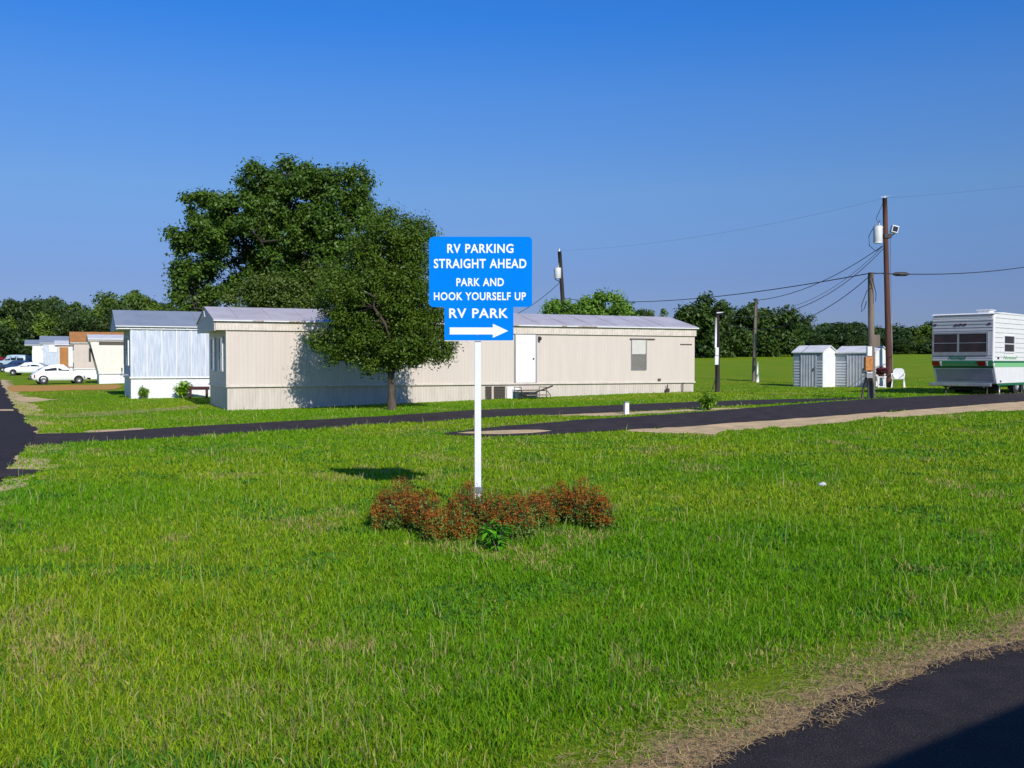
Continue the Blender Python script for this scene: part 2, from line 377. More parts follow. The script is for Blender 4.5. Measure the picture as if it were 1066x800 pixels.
# the long road at the left and its verges
rr = [tuple(at(*p)[:2]) for p in ((34,448),(22,432),(9,414),(0,396))]
rr = [(-6.2,10.5),(-7.8,15.4),(-9.6,19.6),(-11.2,23.6)]+rr+[(-47,90),(-70,130),(-95,175)]
rl = [(x-5.2, y-2.6) for x, y in rr]
ribbon('road', rr, rl, M['asphalt'], .024, .12, seed=6)
ribbon('road_verge', [(x+.55, y+.3) for x, y in rr], [(x-.3, y-.2) for x, y in rr], M['sand'], .008, .35, seed=7, keep=False)
ribbon('gravel_patch', pxl([(-30,490),(10,489.5),(42,491)]), pxl([(-30,502),(10,500),(42,494)]), M['asphalt_worn'], .030, .16, seed=8, taper=.3)
ribbon('road_joint', pxl([(-40,427.2),(14,427.2)]), pxl([(-40,428.8),(14,428.8)]), M['sand'], .032, .04, keep=False, seed=8)
ribbon('clay_drive', pxl([(4,402),(60,401.3),(126,400.6)]), pxl([(6,408),(60,407),(126,405)]), M['clay'], .010, .8, seed=9, taper=.06)
ribbon('sandy_drive', pxl([(8,413),(30,413.5),(52,416)]), pxl([(14,420),(34,419),(54,417.5)]), M['sand'], .012, .6, seed=10, taper=.25)
ribbon('dry_track', pxl([(20,433),(100,430),(215,421)]), pxl([(24,438),(100,434),(215,424.5)]), M['drysoil'], .009, .6, seed=11, keep=False, taper=.15)
# the drive in front of the camera
fe = [tuple(at(*p)[:2]) for p in ((700,815),(735,801),(790,771),(822,763),(860,742),(930,714),(985,691),(1020,679),(1066,673))]
d0 = np.array(fe[0])-np.array(fe[2]); fe = [tuple(np.array(fe[0])+d0*k) for k in (9, 4)]+fe
d1 = np.array(fe[-1])-np.array(fe[-4]); fe = fe+[tuple(np.array(fe[-1])+d1*k) for k in (1, 4, 12, 30)]
fb = [(x+5.0, y-7.5) for x, y in fe]
ribbon('front_drive', fe, fb, M['asphalt'], .024, .075, cross=40, seed=12, step=.04)
ribbon('dry_verge', [(x-.36, y+.52) for x, y in fe], [(x+.06, y-.08) for x, y in fe], M['ground'], .010, .10, cross=24, seed=13, keep=False, step=.08, dry=((0, .15, .6, 1), (0, 0, .30, .62)))

# ------------------------------------------------------------------ grass
def inside(poly, x, y):
    poly = poly[::max(1, len(poly)//220)]
    r = np.zeros(len(x), bool); j = len(poly)-1
    bb = (x > poly[:, 0].min()) & (x < poly[:, 0].max()) & (y > poly[:, 1].min()) & (y < poly[:, 1].max())
    xs, ys = x[bb], y[bb]; rb = np.zeros(len(xs), bool)
    for i in range(len(poly)):
        xi, yi = poly[i]; xj, yj = poly[j]
        c = ((yi > ys) != (yj > ys)); rb ^= c & (xs < (xj-xi)*(ys-yi)/(yj-yi+1e-12)+xi); j = i
    r[bb] = rb; return r
def grass(n, y0, y1, pw, seed, hmul=1, wmul=1, name='grass', label=''):
    rs = np.random.RandomState(seed)
    a = 2-pw; u = rs.rand(n); yy = (y0**a+u*(y1**a-y0**a))**(1/a)
    xx = yy*rs.uniform(-.56, .56, n)+rs.uniform(-2.0, 2.0, n)
    cl = vnoise(xx, yy, .22)*.6+vnoise(xx+9, yy, .9)*.4
    keep = rs.rand(n) < .25+1.2*cl
    dry = np.zeros(n, bool)
    for poly, k in ROADS:
        ins = inside(poly, xx, yy)
        if k == 'dry': dry |= ins
        else: keep &= ~ins
    keep &= ~(dry & (rs.rand(n) < .80))
    xx, yy, dry, cl = xx[keep], yy[keep], dry[keep], cl[keep]; n = len(xx)
    patch = vnoise(xx+3, yy+5, 2.6)*.5+vnoise(xx, yy*1.0+40, .8)*.3+vnoise(xx*.5, yy+80, 5)*.4     # 0..1.2
    dd = np.clip((patch-.76)*2.0, 0, .45); dd = np.where(dry, .9, dd)
    # soft distance to the front drive: shorter, drier grass
    fd = np.array(fe); dmin = np.full(n, 9.)
    for p, q in zip(fd[:-1], fd[1:]):
        v = q-p; t = np.clip(((xx-p[0])*v[0]+(yy-p[1])*v[1])/(v@v), 0, 1)
        dmin = np.minimum(dmin, np.hypot(xx-p[0]-t*v[0], yy-p[1]-t*v[1]))
    dmin = np.maximum(dmin+(vnoise(xx+20, yy, .5)-.5)*.5, 0)
    nd = np.clip(1-dmin/1.3, 0, 1); dd = np.clip(dd+np.clip(1-dmin/.9, 0, 1)*.9*(.4+.6*rs.rand(n)), 0, 1)
    k2 = rs.rand(n) > np.clip((.55-dmin)/.55, 0, 1)*.75
    k2 &= rs.rand(n) < np.clip((y1-yy)/(y1*.42), 0.02, 1)
    xx, yy, dry, cl, dd, nd, dmin = [q[k2] for q in (xx, yy, dry, cl, dd, nd, dmin)]; n = len(xx)
    h = (.026+.060*rs.rand(n)**1.8)*(.55+1.0*cl)*(1-.45*dd)*(1-.45*nd)*hmul*(.8+.45*vnoise(xx, yy+10, 2.5))*np.clip(1.35-yy/55, .5, 1)
    wdt = (.0013+.00034*yy)*rs.uniform(.7, 1.4, n)*wmul
    weed = (vnoise(xx+50, yy+7, .7) > .72) & (rs.rand(n) < .5) & (yy < 25)
    h = np.where(weed, h*.55, h); wdt = np.where(weed, wdt*3.2, wdt)
    stem = rs.rand(n) < .006
    h = np.where(stem & ~dry, h*2.4+.03, h); wdt = np.where(stem, wdt*.6, wdt)
    az = rs.rand(n)*2*np.pi; ln = rs.uniform(.15, 1.1, n)*h; ln = np.where(stem, ln*.4, ln); la = rs.rand(n)*2*np.pi
    dxw = np.cos(az)*wdt; dyw = np.sin(az)*wdt
    z = gz(xx, yy)-.005
    lx = np.cos(la)*ln; ly = np.sin(la)*ln
    V = np.empty((n, 5, 3))
    V[:, 0] = np.stack([xx-dxw, yy-dyw, z], 1); V[:, 1] = np.stack([xx+dxw, yy+dyw, z], 1)
    V[:, 2] = np.stack([xx-dxw*.8+lx*.35, yy-dyw*.8+ly*.35, z+h*.6], 1); V[:, 3] = np.stack([xx+dxw*.8+lx*.35, yy+dyw*.8+ly*.35, z+h*.6], 1)
    V[:, 4] = np.stack([xx+lx, yy+ly, z+h*(1-.25*(ln/h)**2)], 1)
    tri = (np.array([[0, 1, 3], [0, 3, 2], [2, 3, 4]])[None]+5*np.arange(n)[:, None, None]).reshape(-1, 3)
    g1 = np.array([.175, .385, .008]); g2 = np.array([.34, .46, .018]); g3 = np.array([.12, .31, .02]); st = np.array([.55, .45, .17])
    a1 = rs.rand(n)[:, None]; b1 = np.clip(vnoise(xx+70, yy, 3.2)*1.7-.4+rs.normal(0, .2, n), 0, 1)[:, None]
    col = g1*(1-b1)+g2*b1; c3 = (rs.rand(n) < .22)[:, None]; col = np.where(c3, g3, col)*(.75+.5*a1)
    brown = np.clip((vnoise(xx+11, yy+60, .45)*.6+vnoise(xx+90, yy, 1.6)*.4-.65)*4, 0, .36)
    s = (rs.rand(n) < dd*.55+.018+brown)[:, None]; col = np.where(s, st*(.6+.6*a1), col); col = np.where(stem[:, None], np.array([.50, .52, .17]), col)
    col = np.where(weed[:, None], np.array([.10, .27, .03])*(.7+.6*a1), col)
    o = fast_mesh(name, V.reshape(-1, 3), 3, M['blade'], cols=np.repeat(col, 5, 0), tris=tri)
    return tag(o, label, 'grass', kind='stuff')
grass(1250000, 3.3, 62, 1.75, 3, label='short green lawn grass with dry tufts around the blue sign')

# clipped straw lying on the verge and over the ragged edge of the drive
def straw(n, seed):
    rs = np.random.RandomState(seed); E = resample(fe, 2000); E = E[(E[:, 0] > -1.5) & (E[:, 0] < 7.5)]
    k = rs.randint(0, len(E), n); off = rs.rand(n)**1.7*.52-.04-.09*(vnoise(k*.01, k*0, .35) > .62); nrm = np.array([-.57, .82])
    p = E[k]+nrm*off[:, None]+rs.normal(0, .02, (n, 2)); a = rs.rand(n)*6.28; L_ = rs.uniform(.008, .030, n); w_ = .0018
    z = gz(p[:, 0], p[:, 1])+.030+rs.rand(n)*.012; d = np.stack([np.cos(a), np.sin(a), rs.normal(0, .18, n)], 1)*L_[:, None]; q = np.stack([-np.sin(a), np.cos(a), np.zeros(n)], 1)*w_
    c = np.c_[p, z]; V = np.stack([c-d-q, c+d-q*.5, c+d+q*.5, c-d+q], 1).reshape(-1, 3); t = rs.rand(n)[:, None]
    col = np.array([.36, .23, .09])*(1-t)+np.array([.72, .52, .26])*t
    tag(fast_mesh('dry_clippings', V, 4, M['petal'], cols=np.repeat(col, 4, 0)), 'dry straw clippings along the ragged edge of the near drive', 'straw', kind='stuff')
straw(12500, 91)

# ------------------------------------------------------------------ foliage
def leaves(clumps, n, size, rs, c1, c2, up=.5, flat=.8):
    """n leaf quads spread through clumps [(centre, radius)] ; returns verts and colours"""
    cc = np.array([c[0] for c in clumps], float); cr = np.array([c[1] for c in clumps], float)
    cen = cc.mean(0)
    k = rs.choice(len(cc), n, p=cr**2/np.sum(cr**2))
    d = rs.normal(0, 1, (n, 3)); d /= np.linalg.norm(d, axis=1)[:, None]
    far = np.where(rs.rand(n) < .28, 1.75 if size < .2 else 1.25, 1.0); p = cc[k]+d*(cr[k]*far*rs.rand(n)**.42)[:, None]*np.array([1, 1, flat])
    nr = d*.7+rs.normal(0, .55, (n, 3))+np.array([0, 0, up]); nr /= np.linalg.norm(nr, axis=1)[:, None]
    a = np.cross(nr, rs.normal(0, 1, (n, 3))); a /= np.linalg.norm(a, axis=1)[:, None]; b = np.cross(nr, a)
    s = (size*rs.uniform(.6, 1.35, n))[:, None]
    V = np.stack([p-a*s, p-b*s*.5+nr*s*.12, p+a*s, p+b*s*.5+nr*s*.12], 1)
    t = np.clip(rs.rand(n)*.6+(vnoise(k*3.7, k*1.3, 1.0))*.5, 0, 1)[:, None]
    col = (np.array(c1)*(1-t)+np.array(c2)*t)
    return V.reshape(-1, 3), np.repeat(col, 4, 0)
def crown_clumps(blobs, k, rc, rs, shell=.5):
    """clump centres in a union of ellipsoids, mostly near its outside"""
    vol = np.array([b[3]*b[4]*b[5] for b in blobs])**.8; out = []
    tries = 0
    while len(out) < k and tries < k*60:
        tries += 1
        b = blobs[rs.choice(len(blobs), p=vol/vol.sum())]
        d = rs.normal(0, 1, 3); d /= np.linalg.norm(d); r = shell+(1-shell)*rs.rand()**.6
        q = np.array(b[:3])+d*r*np.array(b[3:6])
        if all(np.linalg.norm(q-o[0]) > rc*.62 for o in out): out.append((q, rc*rs.uniform(.65, 1.25)))
    return out
def tree(name, label, base, blobs, k, rc, n, lsize, c1, c2, trunk_r, fork, bark, seed, stems=1, shell=.5, group=None, limb_share=.8, mains=11, cat='tree'):
    """blobs in world coordinates; everything made relative to the base"""
    rs = np.random.RandomState(seed); root = thing(name, label, cat, base, 0, group)
    B = np.array(base); bl = [tuple(np.array(b[:3])-B)+tuple(b[3:6]) for b in blobs]
    cl = crown_clumps(bl, k, rc, rs, shell)
    V, col = leaves(cl, n, lsize, rs, c1, c2)
    fast_mesh('crown', V, 4, M['leaf'], cols=col, parent=root)
    mb = MB(); top = max(b[2]+b[5]*.6 for b in bl)*.8; cx = np.mean([c[0][0] for c in cl]); cy = np.mean([c[0][1] for c in cl])
    spine = []
    for s in range(stems):
        off = Vector((rs.uniform(-.5, .5), rs.uniform(-.4, .4), 0))*(trunk_r*3 if stems > 1 else 0)
        e = Vector((cx, cy, top))+off*5
        pts = []
        for i in range(9):
            t = i/8; q = Vector((e.x*t**1.3, e.y*t**1.3, -.15+(top+.15)*t))+Vector((rs.normal()*.12, rs.normal()*.12, 0))*trunk_r*3*t
            pts.append(q)
        rr_ = [trunk_r*(1.35 if i == 0 else 1)*(1-i/8)**.75*(1 if stems == 1 else .7)+.012 for i in range(9)]
        mb.tube(pts, rr_, 9); spine.append(pts)
    pts_ = np.array([c[0] for c in cl]); ch = [int(np.argmax(pts_[:, 2]))]
    while len(ch) < min(mains, len(cl)):
        dd_ = np.min(np.linalg.norm(pts_[:, None]-pts_[ch][None], axis=2), axis=1); ch.append(int(np.argmax(dd_)))
    nodes = []
    for ci in ch:
        c = Vector(pts_[ci]); sp = spine[rs.randint(len(spine))]; z0 = min(max(fork, c.z*.35), top*.6)*rs.uniform(.85, 1.1); i = min(range(9), key=lambda q: abs(sp[q].z-z0)); a_ = sp[i]
        l = (c-a_).length; r0 = min(trunk_r*.55, trunk_r*.2+l*.018); line = []
        side = Vector((rs.normal(), rs.normal(), 0))*.07*l
        for j in range(7):
            t = j/6; q = a_.lerp(c, t)+Vector((0, 0, math.sin(math.pi*t)*l*.13))+side*math.sin(math.pi*t)+(Vector(rs.normal(0, .018*l, 3)) if 0 < j < 6 else Vector())
            line.append(q); nodes.append((q, r0*(1-t)**.8+.01))
        mb.tube(line, [r0*(1-j/6)**.8+.008 for j in range(7)], 6)
    nv = np.array([q for q, r_ in nodes])
    for c, r in cl:
        if rs.rand() > limb_share: continue
        k_ = int(np.argmin(np.linalg.norm(nv-np.array(c), axis=1)+.4*np.maximum(nv[:, 2]-c[2], 0))); a_, r0 = nodes[k_]; c = Vector(c)
        if (c-a_).length < .1: continue
        mid = a_.lerp(c, .5)+Vector(rs.normal(0, .08*(c-a_).length, 3)); r0 = min(r0*.6, .02+(c-a_).length*.012)
        mb.tube([a_, mid, c], [r0, r0*.6, r0*.25], 4)
    mb.build('trunk', bark, root)
    return root
def pb(px, py, D, rx, ry, dz=0, ryd=None):
    """a crown lobe of rx by ry pixels centred at this pixel, D metres off"""
    q = P(px, py, D+dz); s = (D+dz)/1050
    return (q.x, q.y, q.z, rx*s, ryd if ryd else rx*s*.9, ry*s)

# the big oak behind the beige home
D = 60
tree('oak_tree', 'tall broad dark oak tree behind the grey panelled home and beige home', G(P(292, 300, D).x, D),
     [pb(285,240,D,78,52), pb(225,262,D,42,48), pb(350,228,D,40,48), pb(218,215,D,30,24), pb(300,190,D,56,22), pb(365,200,D,26,26), pb(225,300,D,44,24), pb(285,225,D,50,50), pb(300,292,D,60,32), pb(200,240,D,20,25), pb(192,295,D,16,22), pb(205,315,D,26,16), pb(385,212,D,16,20), pb(345,280,D,45,38)],
     460, .50, 105000, .115, (.028, .074, .007), (.115, .205, .020), .36, 3.0, M['bark_dark'], 4, shell=.30, limb_share=.8)
tree('understorey_tree', 'smaller olive green tree between the oak and the beige home roof', G(P(290, 300, 57).x, 57),
     [pb(285,305,57,40,16), pb(315,298,57,22,20), pb(255,312,57,22,12)], 60, .5, 15000, .085, (.05, .095, .012), (.14, .20, .03), .14, 1.2, M['bark_dark'], 5)
# the tree in front of the beige home
b0 = at(408, 427)
D = b0.y
tree('shade_tree', 'small leafy tree on the lawn in front of the long beige home', b0,
     [pb(398,262,D,40,34), pb(388,300,D,56,40), pb(425,315,D,42,45), pb(365,335,D,40,38), pb(440,345,D,34,30), pb(402,235,D,28,16), pb(458,366,D,24,11), pb(350,362,D,26,22), pb(408,345,D,42,32), pb(435,250,D,18,26), pb(378,366,D,20,12), pb(425,372,D,22,8), pb(405,300,D,45,50), pb(430,262,D,30,26), pb(412,365,D,40,14), pb(385,378,D,26,10), pb(345,374,D,16,10), pb(335,350,D,12,16), pb(465,350,D,14,18), pb(448,235,D,10,12), pb(350,300,D,16,20), pb(470,376,D,14,6)],
     420, .34, 125000, .047, (.034, .082, .005), (.125, .205, .014), .125, 1.1, M['bark'], 9, shell=.15, limb_share=.6, mains=7)
D = 60
tree('bright_tree', 'bright green feathery tree showing above the beige home roof', G(P(605, 320, D).x, D),
     [pb(582,322,D,20,13), pb(628,318,D,24,17), pb(605,325,D,24,14), pb(640,330,D,14,14), pb(600,345,D,40,22)], 120, .36, 20000, .10, (.08, .20, .015), (.19, .33, .035), .16, 1.5, M['bark'], 11)
# the dark pair in the middle distance
tree('dark_oak_tree', 'large dark round oak at the field edge behind the black meter pole', G(P(735, 340, 125).x, 125),
     [pb(740,328,125,26,20), pb(722,342,125,20,22), pb(752,348,125,24,24), pb(730,362,125,26,14)], 70, 1.2, 14000, .26, (.022, .056, .008), (.08, .14, .018), .4, 2.5, M['bark_dark'], 12, shell=.4)
tree('dark_oak_tree', 'wide dark oak at the field edge behind the brown wooden pole', G(P(796, 340, 132).x, 132),
     [pb(792,334,132,26,18), pb(776,348,132,22,20), pb(820,346,132,26,20), pb(795,360,132,40,12)], 75, 1.3, 14000, .27, (.022, .056, .008), (.08, .14, .018), .4, 2.5, M['bark_dark'], 13, shell=.4)

# the woods: five kinds of crown, copied
rs0 = np.random.RandomState(21); protos = []
for v in range(5):
    c1, c2 = [((.028,.062,.012),(.085,.135,.024)), ((.05,.11,.012),(.15,.23,.025)), ((.024,.058,.010),(.07,.12,.018)), ((.06,.13,.012),(.18,.27,.025)), ((.034,.075,.012),(.095,.155,.026))][v]
    bl = [(rs0.uniform(-2, 2), rs0.uniform(-2, 2), z, rs0.uniform(2.2, 4), rs0.uniform(2.2, 4), rs0.uniform(1.6, 2.6)) for z in (2.0, 3.6, 5.5, 6.6, 7.6)]+[(0, 0, 1.3, 4.2, 4.2, 1.2)]
    t = tree('woodland_tree', 'dark green woodland tree in the wood at the field edge', (0, 0, 0), bl, 60, 1.15, 7000, .27, c1, c2, .25, 1.5, M['bark'], 30+v, group='trees of the woods round the field', limb_share=.1)
    protos.append(t)
used = [False]*5
def wood(px, ytop, D, wpx, left):
    v = rs0.randint(5); b = G(P(px, 370, D).x, D); H = P(px, ytop, D).z-b.z
    s = H/9.6; sw = wpx*D/1050/9.0
    lab = 'woodland tree in the left wood behind the parked cars and homes' if left else 'woodland tree in the right wood beyond the mown field'
    grp = 'trees of the left wood' if left else 'trees of the right wood'
    if not used[v]:
        o = protos[v]; o.location = b; o.rotation_euler = (0, 0, rs0.rand()*6.28); o.scale = (sw, sw, s); used[v] = True; o['label'] = lab
    else: o = copy_thing(protos[v], b, rs0.rand()*6.28, lab, (sw, sw, s))
    o['group'] = grp
left_top = [(-70,318),(-20,322),(0,316),(30,311),(60,309),(85,316),(110,306),(128,302),(148,308),(165,310),(190,318),(260,322),(330,326),(460,330)]
for px in range(-60, 250, 15):
    wood(px+rs0.uniform(-5, 5), np.interp(px, *zip(*left_top))+rs0.uniform(0, 5), rs0.uniform(158, 178), rs0.uniform(42, 60), True)
for px in range(-70, 250, 24):
    wood(px, np.interp(px, *zip(*left_top))+12+rs0.uniform(0, 10), rs0.uniform(146, 155), rs0.uniform(36, 50), True)
right_top = [(560,330),(690,331),(700,335),(760,322),(835,332),(870,338),(900,336),(930,342),(970,338),(1010,336),(1066,334),(1200,330)]
for px in range(690, 1180, 15):
    wood(px+rs0.uniform(-5, 5), np.interp(px, *zip(*right_top))+rs0.uniform(-4, 6), rs0.uniform(165, 190), rs0.uniform(30, 56), False)
for px in range(830, 1180, 21):
    wood(px, np.interp(px, *zip(*right_top))+9+rs0.uniform(0, 8), rs0.uniform(152, 160), rs0.uniform(26, 38), False)
for px, yt, D, wp in ((662,322,235,34),(683,323,240,30),(640,326,235,30)): wood(px, yt, D, wp, False)
# scrub filling the foot of the woods
def scrub(name, label, px0, px1, D0, D1, n, hh, seed):
    rs = np.random.RandomState(seed); cl = []
    for i in range(int((px1-px0)/1.6)):
        px = px0+(px1-px0)*rs.rand(); D = rs.uniform(D0, D1); x = (px-533)/1050*D; h = hh*rs.rand()
        cl.append(((x, D, gz(x, D)+h), rs.uniform(.9, 1.6)))
    V, col = leaves(cl, n, .30, rs, (.018, .048, .010), (.06, .11, .022))
    tag(fast_mesh(name, V, 4, M['leaf'], cols=col), label, 'undergrowth', kind='stuff')
scrub('undergrowth', 'low dark scrub along the foot of the left wood', -90, 260, 148, 170, 34000, 5.5, 50)
scrub('undergrowth', 'low dark scrub along the foot of the right wood', 640, 1200, 156, 176, 52000, 4.0, 51)

# ------------------------------------------------------------------ mobile homes
def slab(mb, x0, x1, yz, t):
    """roof sheet following the (y,z) polyline yz, t thick"""
    poly = [(y, z) for y, z in yz]+[(y, z-t) for y, z in reversed(yz)]
    return mb.prism(poly, 'x', x0, x1)
def mobile_home(label, O, th, L, W, zf, ze, zr, mats, over=.35, ribs=.2, slant=0, zfas=None, name='mobile_home', gable=True):
    wallm, skirtm, roofm, fascm = mats; r = thing(name, label, 'mobile home', O, th); z0 = O.z
    f, e, rg = zf-z0, ze-z0, zr-z0; fz = (zfas-z0) if zfas else e-.15
    m = MB(); m.ribs(0, L, f, fz, 0, ribs, .006)
    for (xa, ya, xb, yb) in ((L, 0, L, W), (L, W, 0, W)):
        m.add([(xa, ya, f), (xb, yb, f), (xb, yb, e), (xa, ya, e)], [(0, 1, 2, 3)])
    m.add([(0, W, f), (0, 0, f), (-slant, 0, e), (-slant, W, e)], [(0, 1, 2, 3)])
    if slant: m.add([(0, 0, f), (0, 0, e), (-slant, 0, e)], [(0, 1, 2)])
    m.add([(L, 0, e), (L, W, e), (L, W/2, rg-.05)], [(0, 1, 2)])
    wall = m.build('wall', wallm, r)
    s = MB(); s.ribs(.02, L-.02, -.45, f-.05, .05, ribs*.75, .01)
    for (xa, ya, xb, yb) in ((L-.02, .05, L-.02, W-.05), (L-.02, W-.05, .02, W-.05), (.02, W-.05, .02, .05)):
        s.add([(xa, ya, -.45), (xb, yb, -.45), (xb, yb, f-.05), (xa, ya, f-.05)], [(0, 1, 2, 3)])
    s.build('skirting', skirtm, r)
    b = MB(); b.box(-.03, L+.03, -.03, .06, f-.05, f+.015); b.box(-.035, .06, .061, W, f-.05, f+.015); b.build('base_rail', fascm, r)
    fa = MB(); fa.ribs(-over, L+.04, fz, e, -.07, ribs*.8, .012); fa.add([(-over, -.07, fz), (L+.04, -.07, fz), (L+.04, 0, fz), (-over, 0, fz)], [(0, 1, 2, 3)])
    fa.add([(L+.04, -.07, fz), (L+.04, W, fz), (L+.04, W, e), (L+.04, -.07, e)], [(0, 1, 2, 3)])
    fa.build('fascia', fascm, r)
    if gable:
        gb = MB(); gb.prism([(-.07, fz-.02), (W+.07, fz-.02), (W+.07, e-.02), (W/2, rg-.04), (-.07, e-.02)], 'x', -over-.02, -over+.03)
        gb.box(-over+.03, -.005, -.05, W+.05, fz, fz+.03)
        gb.build('gable', wallm, r)
    ro = MB(); slab(ro, -over-.06, L+.12, [(-.16, e-.02), (.02, e+.05), (W/2, rg), (W+.12, e)], .035)
    for i in range(int(L/1.2)):
        x = .4+i*1.2; slab(ro, x, x+.035, [(-.155, e-.005), (.02, e+.063), (W/2, rg+.013), (W+.12, e+.013)], .012)
    ro.build('roof', roofm, r)
    d = MB(); d.box(-over-.05, L+.11, -.175, -.13, e-.055, e-.018); d.build('drip_edge', M['white'], r)
    return r
def on(root):   # local coords of a pixel on that home's front wall
    O = root.location; th = root.rotation_euler.z
    def f(px, py):
        t, z = wall_pt(O, th, px, py); return t, z-O.z
    return f
def window(root, x0, x1, z0, z1, y=-.012, glass='glass', frame='white', bars=(), fw=.045, name='window'):
    fm = MB(); fm.box(x0-fw, x0, y-.035, y, z0-fw, z1+fw); fm.box(x1, x1+fw, y-.035, y, z0-fw, z1+fw)
    fm.box(x0, x1, y-.035, y, z0-fw, z0); fm.box(x0, x1, y-.035, y, z1, z1+fw)
    for bz in bars: fm.box(x0, x1, y-.03, y-.006, bz-.015, bz+.015)
    w_ = fm.build(name, M[frame], root)
    p = MB(); p.box(x0, x1, y-.014, y-.004, z0, z1); p.build('pane', M[glass], w_); return w_
def end_window(root, y0, y1, z0, z1, x=-.01, glass='glass', frame='white', name='window'):
    fm = MB(); fw = .05; fm.box(x-.05, x, y0-fw, y0, z0-fw, z1+fw); fm.box(x-.05, x, y1, y1+fw, z0-fw, z1+fw)
    fm.box(x-.05, x, y0, y1, z0-fw, z0); fm.box(x-.05, x, y0, y1, z1, z1+fw); fm.box(x-.045, x-.01, y0, y1, (z0+z1)/2-.015, (z0+z1)/2+.015)
    w_ = fm.build(name, M[frame], root); p = MB(); p.box(x-.02, x-.005, y0, y1, z0, z1); p.build('pane', M[glass], w_)

# --- the long beige home
O = P(236.4, 428.6, 36); O.z = gz(O.x, O.y); Q = P(723, 408, 44.3); TH = math.atan2(Q.y-O.y, Q.x-O.x); LL = math.hypot(Q.x-O.x, Q.y-O.y)
H1 = mobile_home('long beige single-wide mobile home with white door behind the blue sign', O, TH, LL, 4.4, .93, 3.29, 3.86,
                 (M['beige'], M['beige_skirt'], M['roof_grey'], M['beige_light']), over=.42, ribs=.15, zfas=2.92)
w1 = on(H1)
def rect(f, a, b): (x0, z1), (x1, z0) = f(*a), f(*b); return x0, x1, z0, z1
x0, x1, z0, z1 = rect(w1, (536.5, 348.5), (557, 398.5))
d = MB(); d.box(x0, x1, -.045, -.010, .93-O.z+.02, z1); dr = d.build('door', M['white'], H1)
d = MB(); d.box(x0-.05, x0, -.055, -.008, .93-O.z+.018, z1+.03); d.box(x1, x1+.05, -.055, -.008, .93-O.z+.018, z1+.03); d.box(x0, x1, -.055, -.008, z1, z1+.03); d.build('door_frame', M['metal'], dr)
d = MB(); d.ball((x1-.1, -.075, (z0+z1)/2), .035); d.tube([(x1-.1, -.045, (z0+z1)/2), (x1-.1, -.075, (z0+z1)/2)], .018); d.build('handle', M['dark'], dr)
x0, x1, z0, z1 = rect(w1, (657.5, 354), (672, 384.5))
wn = window(H1, x0, x1, z0, z1, glass='glass_grey', frame='metal', bars=((z0+z1)/2,), fw=.03)
d = MB(); d.box(x0+.01, x1-.01, -.032, -.028, (z0+z1)/2+.02, z1); d.build('blind', M['blind'], wn)
d = MB(); d.box(x0-.1, x1+.45, -.06, -.014, z1+.02, z1+.06); d.build('window_head', M['grille'], wn)
a = w1(421, 356); b = w1(436, 381); window(H1, a[0], b[0], b[1], a[1], glass='glass_grey', frame='white', bars=((a[1]+b[1])/2,))
d = MB(); a = w1(708, 358.7); b = w1(720, 358.7); d.box(a[0], b[0], -.03, -.005, a[1]-.02, a[1]+.02); d.build('wall_bracket', M['grille'], H1)
a = w1(561, 352); d = MB(); d.box(a[0]-.05, a[0]+.05, -.03, -.005, a[1]-.06, a[1]+.06); d.tube([(a[0], -.03, a[1]), (a[0], -.13, a[1]+.03)], .015); d.ball((a[0], -.14, a[1]-.03), (.06, .06, .08)); d.build('porch_lamp', M['dark'], H1)
# skirting vent and access panel
def skirt_grille(pa, pb_):
    x0, x1, z0, z1 = rect(w1, pa, pb_); z0 = max(z0, gz(*(H1.matrix_basis@Vector((x0, 0, 0)))[:2])-O.z-.05)
    m = MB(); m.box(x0, x1, .01, .03, z0, z1); f = m.build('skirt_vent', M['grille'], H1)
    m = MB(); n = 9
    for i in range(n): z = z0+(z1-z0)*(i+.5)/n; m.box(x0+.02, x1-.02, -.012, .008, z-.012, z+.008)
    m.build('slat', M['dark'], f)
bpy.context.view_layer.update()
skirt_grille((505.5, 402.5), (512, 418)); skirt_grille((514.5, 402.5), (526, 418))
x0, x1, z0, z1 = rect(w1, (528, 403), (540.5, 418)); d = MB(); d.box(x0, x1, .0, .03, z0, z1); d.build('access_panel', M['white'], H1)
# pipes at the far end
for px, pt, kink in ((694, 400.5, 1), (710, 398.5, 0)):
    a = w1(px, pt); m = MB(); zz = gz(*(H1.matrix_basis@Vector((a[0], -.1, 0)))[:2])-O.z-.1
    m.tube([(a[0], -.07, a[1]), (a[0], -.07, zz)], .022)
    if kink: m.box(a[0]-.09, a[0]+.07, -.13, -.05, a[1]-.32, a[1]-.17)
    m.build('service_pipe', M['dark'], H1)
a = w1(686, 395.5); m = MB(); m.box(a[0]-.07, a[0]+.07, -.05, -.012, a[1]-.05, a[1]+.05); m.build('outlet_cover', M['grille'], H1)
for q, l_ in ((505, .5), (530, .35), (583, .25), (600, .9), (470, .5), (300, .6), (262, .4)):
    a = w1(q, 345); MB().box(a[0], a[0]+l_, -.181, -.176, 3.29-O.z-.053, 3.29-O.z-.022).build('rust_stain', M['rust'], H1)
# end of the home facing the road: tall windows beside a recess
end_window(H1, 2.7, 3.5, 1.45, 2.62, glass='glass'); end_window(H1, .7, 1.5, 1.45, 2.62, glass='glass')
m = MB(); m.box(-.03, .03, -.03, .03, .9, 2.88); m.build('corner_trim', M['beige_light'], H1)
m = MB(); m.prism([(1.85, 3.42), (2.55, 3.42), (2.2, 3.66)], 'x', -.50, -.445); m.build('gable_vent', M['white'], H1)
m = MB(); m.tube([(8.5, 1.2, 3.5), (8.5, 1.2, 3.75)], .05); m.build('roof_vent', M['metal'], H1)

